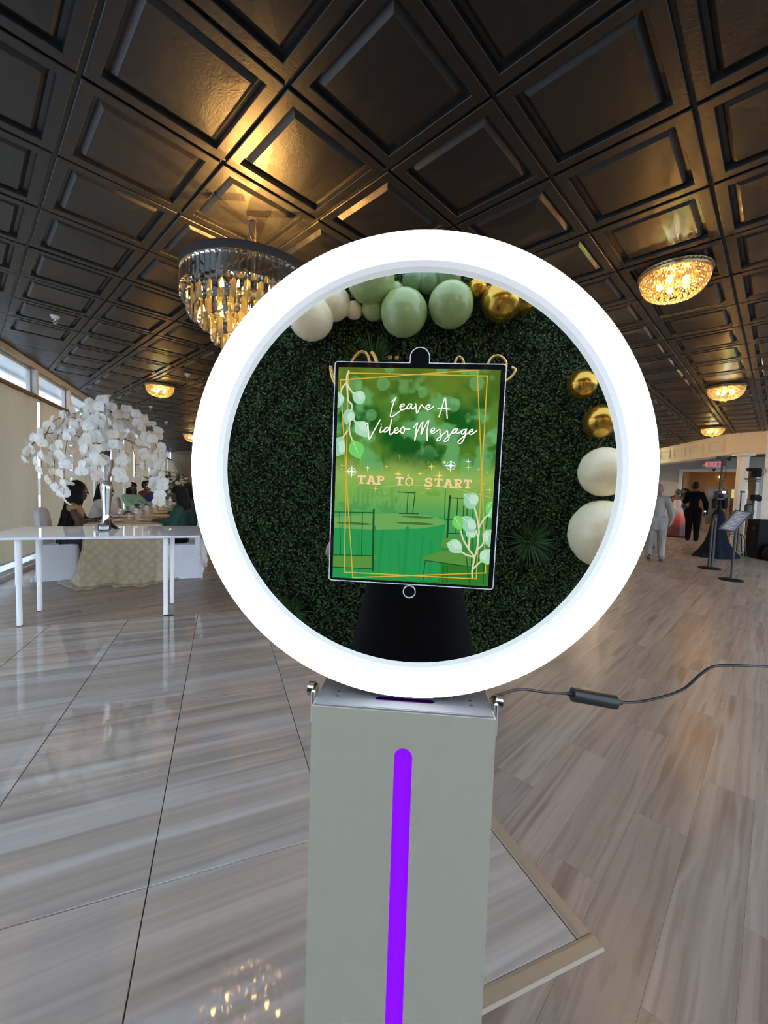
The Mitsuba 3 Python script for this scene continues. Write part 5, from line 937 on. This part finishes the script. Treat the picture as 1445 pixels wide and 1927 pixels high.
part(ls, 'lamp', cat(rbox((lx, ly - .05, 1.40), (.20, .12, .14), .03), rbox((lx + .10, ly - .05, 1.38), (.08, .09, .12), .02)), 'mat_black', smooth=False)
part(ls, 'clamp', cat(rbox((lx - .12, ly - .03, 1.13), (.14, .12, .24), .03), rbox((lx - .02, ly - .02, 1.06), (.06, .08, .10), .01)), 'mat_dark_metal', smooth=False)
part(ls, 'foot', cat([tube([(lx, ly, .16), (lx + .26 * math.cos(a), ly + .26 * math.sin(a), .012)], .012, 8) for a in (.3, 2.4, 4.5)]), 'mat_alu')
cs = solo('equipment_case', loft([np.c_[rrect(.24 * w, .17 * w, .03, 4) + [8.80, 9.52], np.full(20, z)] for z, w in ((0, 1.0), (.02, 1.02), (.5, .97), (.88, .93), (.90, .90))]), 'mat_black', 'tall black draped case behind the grey pole', 'case', smooth=40)
bg = thing('duffel_bag', 'black duffel bag on the floor at the right edge', 'bag'); bg0 = (8.95, 9.05, 0)
part(bg, 'bag', loft([np.c_[rrect(.40 * w, .24 * w, .12 * w, 5), np.full(24, z)] for z, w in ((.0, .9), (.03, 1.0), (.16, 1.04), (.30, .9), (.40, .6), (.43, .3))]), 'mat_black', smooth=50, to=mat4(rotz(-35), bg0))
part(bg, 'handle', tube(catmull([(-.15, 0, .38), (-.12, 0, .50), (0, 0, .54), (.05, 0, .44)], 6), .014, 6), 'mat_black', to=mat4(rotz(-35), bg0))
solo('barrier_belt', cat(rbox((8.77, 9.42, .70), (.62, .012, .06), .003)), 'mat_black', 'black barrier belt stretched past the column towards the right edge', 'belt', to=None)
gc = solo('green_cable', tube(catmull([(8.30, 9.70, .008), (8.42, 9.50, .008), (8.52, 9.62, .008), (8.60, 9.45, .008), (8.70, 9.58, .008), (8.66, 9.40, .008), (8.50, 9.44, .008), (8.58, 9.55, .02), (8.64, 9.60, .5), (8.64, 9.62, .9)], 6), .008, 6), 'mat_green_cable', 'green cable tangled on the floor at the foot of the grey pole', 'cable')
# ================================================================== BEHIND THE VIEWER: what the mirror shows
hw_a, hw_b = np.array([-1.72, -1.475]), np.array([1.42, -1.735]); hd = (hw_b - hw_a) / np.linalg.norm(hw_b - hw_a); hn = np.array([-hd[1], hd[0]])
XH = mat4(np.stack([np.r_[hd, 0], np.r_[hn, 0], [0, 0, 1]], 1), np.r_[hw_a, 0]); LH = np.linalg.norm(hw_b - hw_a)
hg = thing('hedge_backdrop', 'dark green artificial boxwood hedge backdrop seen in the mirror', 'hedge')
part(hg, 'backing', cat(rbox((LH / 2, -.07, 1.42), (LH, .02, 2.82), .004), *[rbox((x, -.10, 1.42), (.05, .05, 2.84), .005) for x in (.1, LH / 2, LH - .1)], *[rbox((x, -.30, .02), (.05, .5, .04), .005) for x in (.1, LH - .1)]), 'mat_black', smooth=False, to=XH)
MS = LH / 6; MH = 2.82 / 5
def leaf_mat(seed, tuft):
    R = np.random.default_rng(seed); v, f, c = [], [], []
    def leafq(p, d, n, L, W, col):
        s = np.cross(d, n); s /= np.linalg.norm(s) + 1e-9; o = len(v)
        v.extend([p, p + d * L * .5 + s * W + n * .002, p + d * L, p + d * L * .5 - s * W + n * .002]); f.extend([(o, o + 1, o + 2), (o, o + 2, o + 3)]); c.extend([col] * 4)
    N = 3000
    hx = R.random((N, 3)); T0 = [(R.uniform(.25, .75), R.uniform(.25, .75))] if tuft else []
    for i in range(N):
        x, z = hx[i, 0] * MS, hx[i, 1] * MH
        if any((x - a * MS) ** 2 + (z - b * MH) ** 2 < .15 ** 2 for a, b in T0) and R.random() < .75: continue
        y = -.055 + .075 * hx[i, 2] ** .6 + .02 * math.sin(x * 23 + seed) * math.sin(z * 19); d = R.normal(size=3) * (1, .55, 1) + (0, .35, .1); d /= np.linalg.norm(d); n = R.normal(size=3) * .6 + (0, 1, .5)
        g = R.random(); col = np.array((.016, .048, .014)) * (1 - g) + np.array((.095, .185, .050)) * g ** 1.5; col = col * R.uniform(.6, 1.25)
        leafq(np.array((x, y, z)), d, n / np.linalg.norm(n), R.uniform(.014, .024), R.uniform(.0045, .0075), col)
    for a, b in T0:
        for i in range(170):
            t = R.uniform(0, 2 * pi); d = np.array((math.cos(t), R.uniform(.25, 1.1), math.sin(t))); d /= np.linalg.norm(d)
            leafq(np.array((a * MS, -.03, b * MH)), d, np.array((0, 1., .2)), R.uniform(.12, .21), .003, np.array((.045, .11, .03)) * R.uniform(.6, 1.3))
    return trimesh.Trimesh(np.array(v), np.array(f), process=False), np.array(c)
mats_ = []
for s in range(5):
    m_, c_ = leaf_mat(s, s >= 3); mats_.append(mikit.ply(m_, 'mat_leafmat', smooth=False, color=c_))
for i in range(6):
    for j in range(5): part(hg, 'leaf_mat', mats_[3 if (i, j) in ((2, 3), (0, 1), (1, 0), (4, 1)) else 4 if (i, j) in ((2, 2), (5, 3)) else (i * 2 + j) % 3], None, to=XH @ mat4(None, (i * MS, 0, j * MH)), label='mat with a grassy tuft' if (i, j) in ((2, 3), (2, 2)) else None)
BALL = [(-.798, -1.421, 2.271, .135, 'w'), (-.674, -1.462, 2.366, .104, 'w'), (-.561, -1.518, 2.339, .054, 'w'), (-.436, -1.446, 2.481, .141, 'g'), (-.306, -1.529, 2.431, .066, 'g'), (-.436, -1.514, 2.34, .07, 'g'), (-.232, -1.465, 2.294, .138, 'g'), (-.195, -1.536, 2.5, .069, 'd'), (-.109, -1.543, 2.493, .069, 'd'), (.034, -1.493, 2.343, .131, 'g'), (.01, -1.545, 2.522, .077, 'd'), (.183, -1.572, 2.46, .062, 'o'), (.317, -1.529, 2.365, .115, 'o'), (.46, -1.557, 2.4, .097, 'o'), (.817, -1.588, 1.9, .086, 'o'), (.934, -1.581, 1.683, .098, 'o'), (.961, -1.534, 1.392, .143, 'w'), (.962, -1.473, 1.035, .195, 'w')]
BLAB = ['cream balloon at the left end of the balloon garland in the mirror', 'cream balloon right above the leftmost one in the mirror', 'small cream balloon tucked behind the sage ones in the mirror', 'large sage green balloon cut by the top left of the mirror', 'small sage green balloon in the middle of the garland, above the big hanging one', 'small sage green balloon left of the big hanging one', 'big sage green balloon hanging lowest in the garland above the tablet', 'dark sage balloon cut by the top edge of the mirror, left of centre', 'dark sage balloon at the top edge of the mirror between the two big sage balloons', 'big sage green balloon right of the lowest one, under the top of the mirror', 'dark sage balloon at the top edge of the mirror above the right big sage balloon', 'small gold balloon right of the sage balloons', 'gold balloon at the upper right of the mirror, left one of a pair', 'gold balloon at the upper right of the mirror, right one of a pair', 'gold balloon at the right side of the mirror, upper one', 'gold balloon at the right side of the mirror, just above the cream ones', 'cream balloon at the right edge of the mirror, upper one', 'largest cream balloon at the lower right edge of the mirror']
bl_p = [(0.0, -1.16), (.03, -1.165), (.035, -1.12), (.02, -1.10), (.05, -1.06), (.3, -.93), (.62, -.72), (.86, -.42), (.985, -.08), (1.0, .2), (.93, .5), (.76, .77), (.5, .94), (.22, .995), (0, 1.0)]
bl_k = [(0, -1.23), (.075, -1.23), (.05, -1.2), (.032, -1.165), (.036, -1.13), (0, -1.13)]
for (x, y, z, r, c), l in zip(BALL, BLAB):
    k = thing('balloon', l, 'balloon', 'balloons of the garland'); mt = {'w': 'mat_cream', 'g': 'mat_sage', 'd': 'mat_sage_dark', 'o': 'mat_gold_balloon'}[c]
    d = np.array([rng.gauss(0, .5), 1.0, rng.gauss(-.7, .3)]) ; m = mat4(look_at_dir(d, 0), (x, y, z))
    part(k, 'skin', lathe([(a * r, b * r) for a, b in bl_p], 40), mt, smooth=True, to=m); part(k, 'knot', lathe([(a * r, b * r) for a, b in bl_k], 14), mt, smooth=True, to=m)
# gold script ornament on the hedge, mostly hidden behind the tablet in the mirror
go = thing('gold_ornament', 'gold metal script ornament on the hedge, its loops showing above the tablet', 'ornament')
def orn(pts, r): part(go, 'loop', tube(catmull([(*(hw_a + hd * x + hn * .055), z) for x, z in pts], 6), r, 8), 'mat_gold')
hx0 = lambda X: (X - hw_a[0]) / hd[0]
L1 = [(-.60, 1.90), (-.575, 2.02), (-.52, 2.085), (-.47, 2.06), (-.46, 1.95), (-.52, 1.86), (-.60, 1.84), (-.68, 1.93), (-.705, 2.0), (-.69, 1.92), (-.62, 1.80)]
orn([(hx0(a), b) for a, b in L1], .011)
orn([(hx0(a), b) for a, b in [(-.452, 2.085), (-.425, 2.05), (-.38, 1.92), (-.34, 1.86), (-.30, 1.93), (-.335, 2.0)]], .014)
for X_, s_ in ((-.335, .013), (-.292, .011)): part(go, 'dot', rbox((*(hw_a + hd * hx0(X_) + hn * .055), 2.052), (.022, .02, .024), .003), 'mat_gold', smooth=False)
orn([(hx0(a), b) for a, b in [(-.28, 1.95), (-.2, 1.9), (-.1, 1.96), (0, 1.9), (.05, 1.99), (.085, 2.06), (.12, 2.02), (.10, 1.92), (.17, 1.88), (.24, 1.97), (.28, 2.05), (.33, 2.068), (.375, 2.02), (.36, 1.92), (.405, 1.94), (.43, 1.985), (.405, 2.0)]], .009)
# the photographer and the phone that takes the picture
ph = thing('phone', 'black phone held up at the eye by the photographer', 'phone'); 
part(ph, 'body', rbox((-.012, -.0085, HC + .045), (.078, .008, .162), .003), 'mat_black_gloss', smooth=False)
part(ph, 'lens', cat(cyl((0, -.0046, HC), (0, -.0028, HC), .0075, n=20), cyl((-.03, -.0046, HC + .02), (-.03, -.0028, HC + .02), .0075, n=20), cyl((-.03, -.0046, HC - .014), (-.03, -.0028, HC - .014), .0075, n=20)), 'mat_black_plastic', smooth=40)
person('photographer dressed in black behind the phone, seen in the mirror below the tablet', (-.03, -.36, 0), 88, dict(elL=(.10, .255, 1.09), wrL=(.29, .05, 1.30), elR=(.10, -.17, 1.09), wrR=(.29, -.065, 1.30), hdL=np.array([.12, -.10, .99]), hdR=np.array([.12, .10, .99]), palmL=np.array([.2, -1., 0]), palmR=np.array([.2, 1., 0])), h=1.62, skin='mat_skin_mid', top='mat_cloth_black', bottom='mat_cloth_black', dress=.34, hairkind='long', sleeves=.3, curl=(.5, .5), slim=.95)
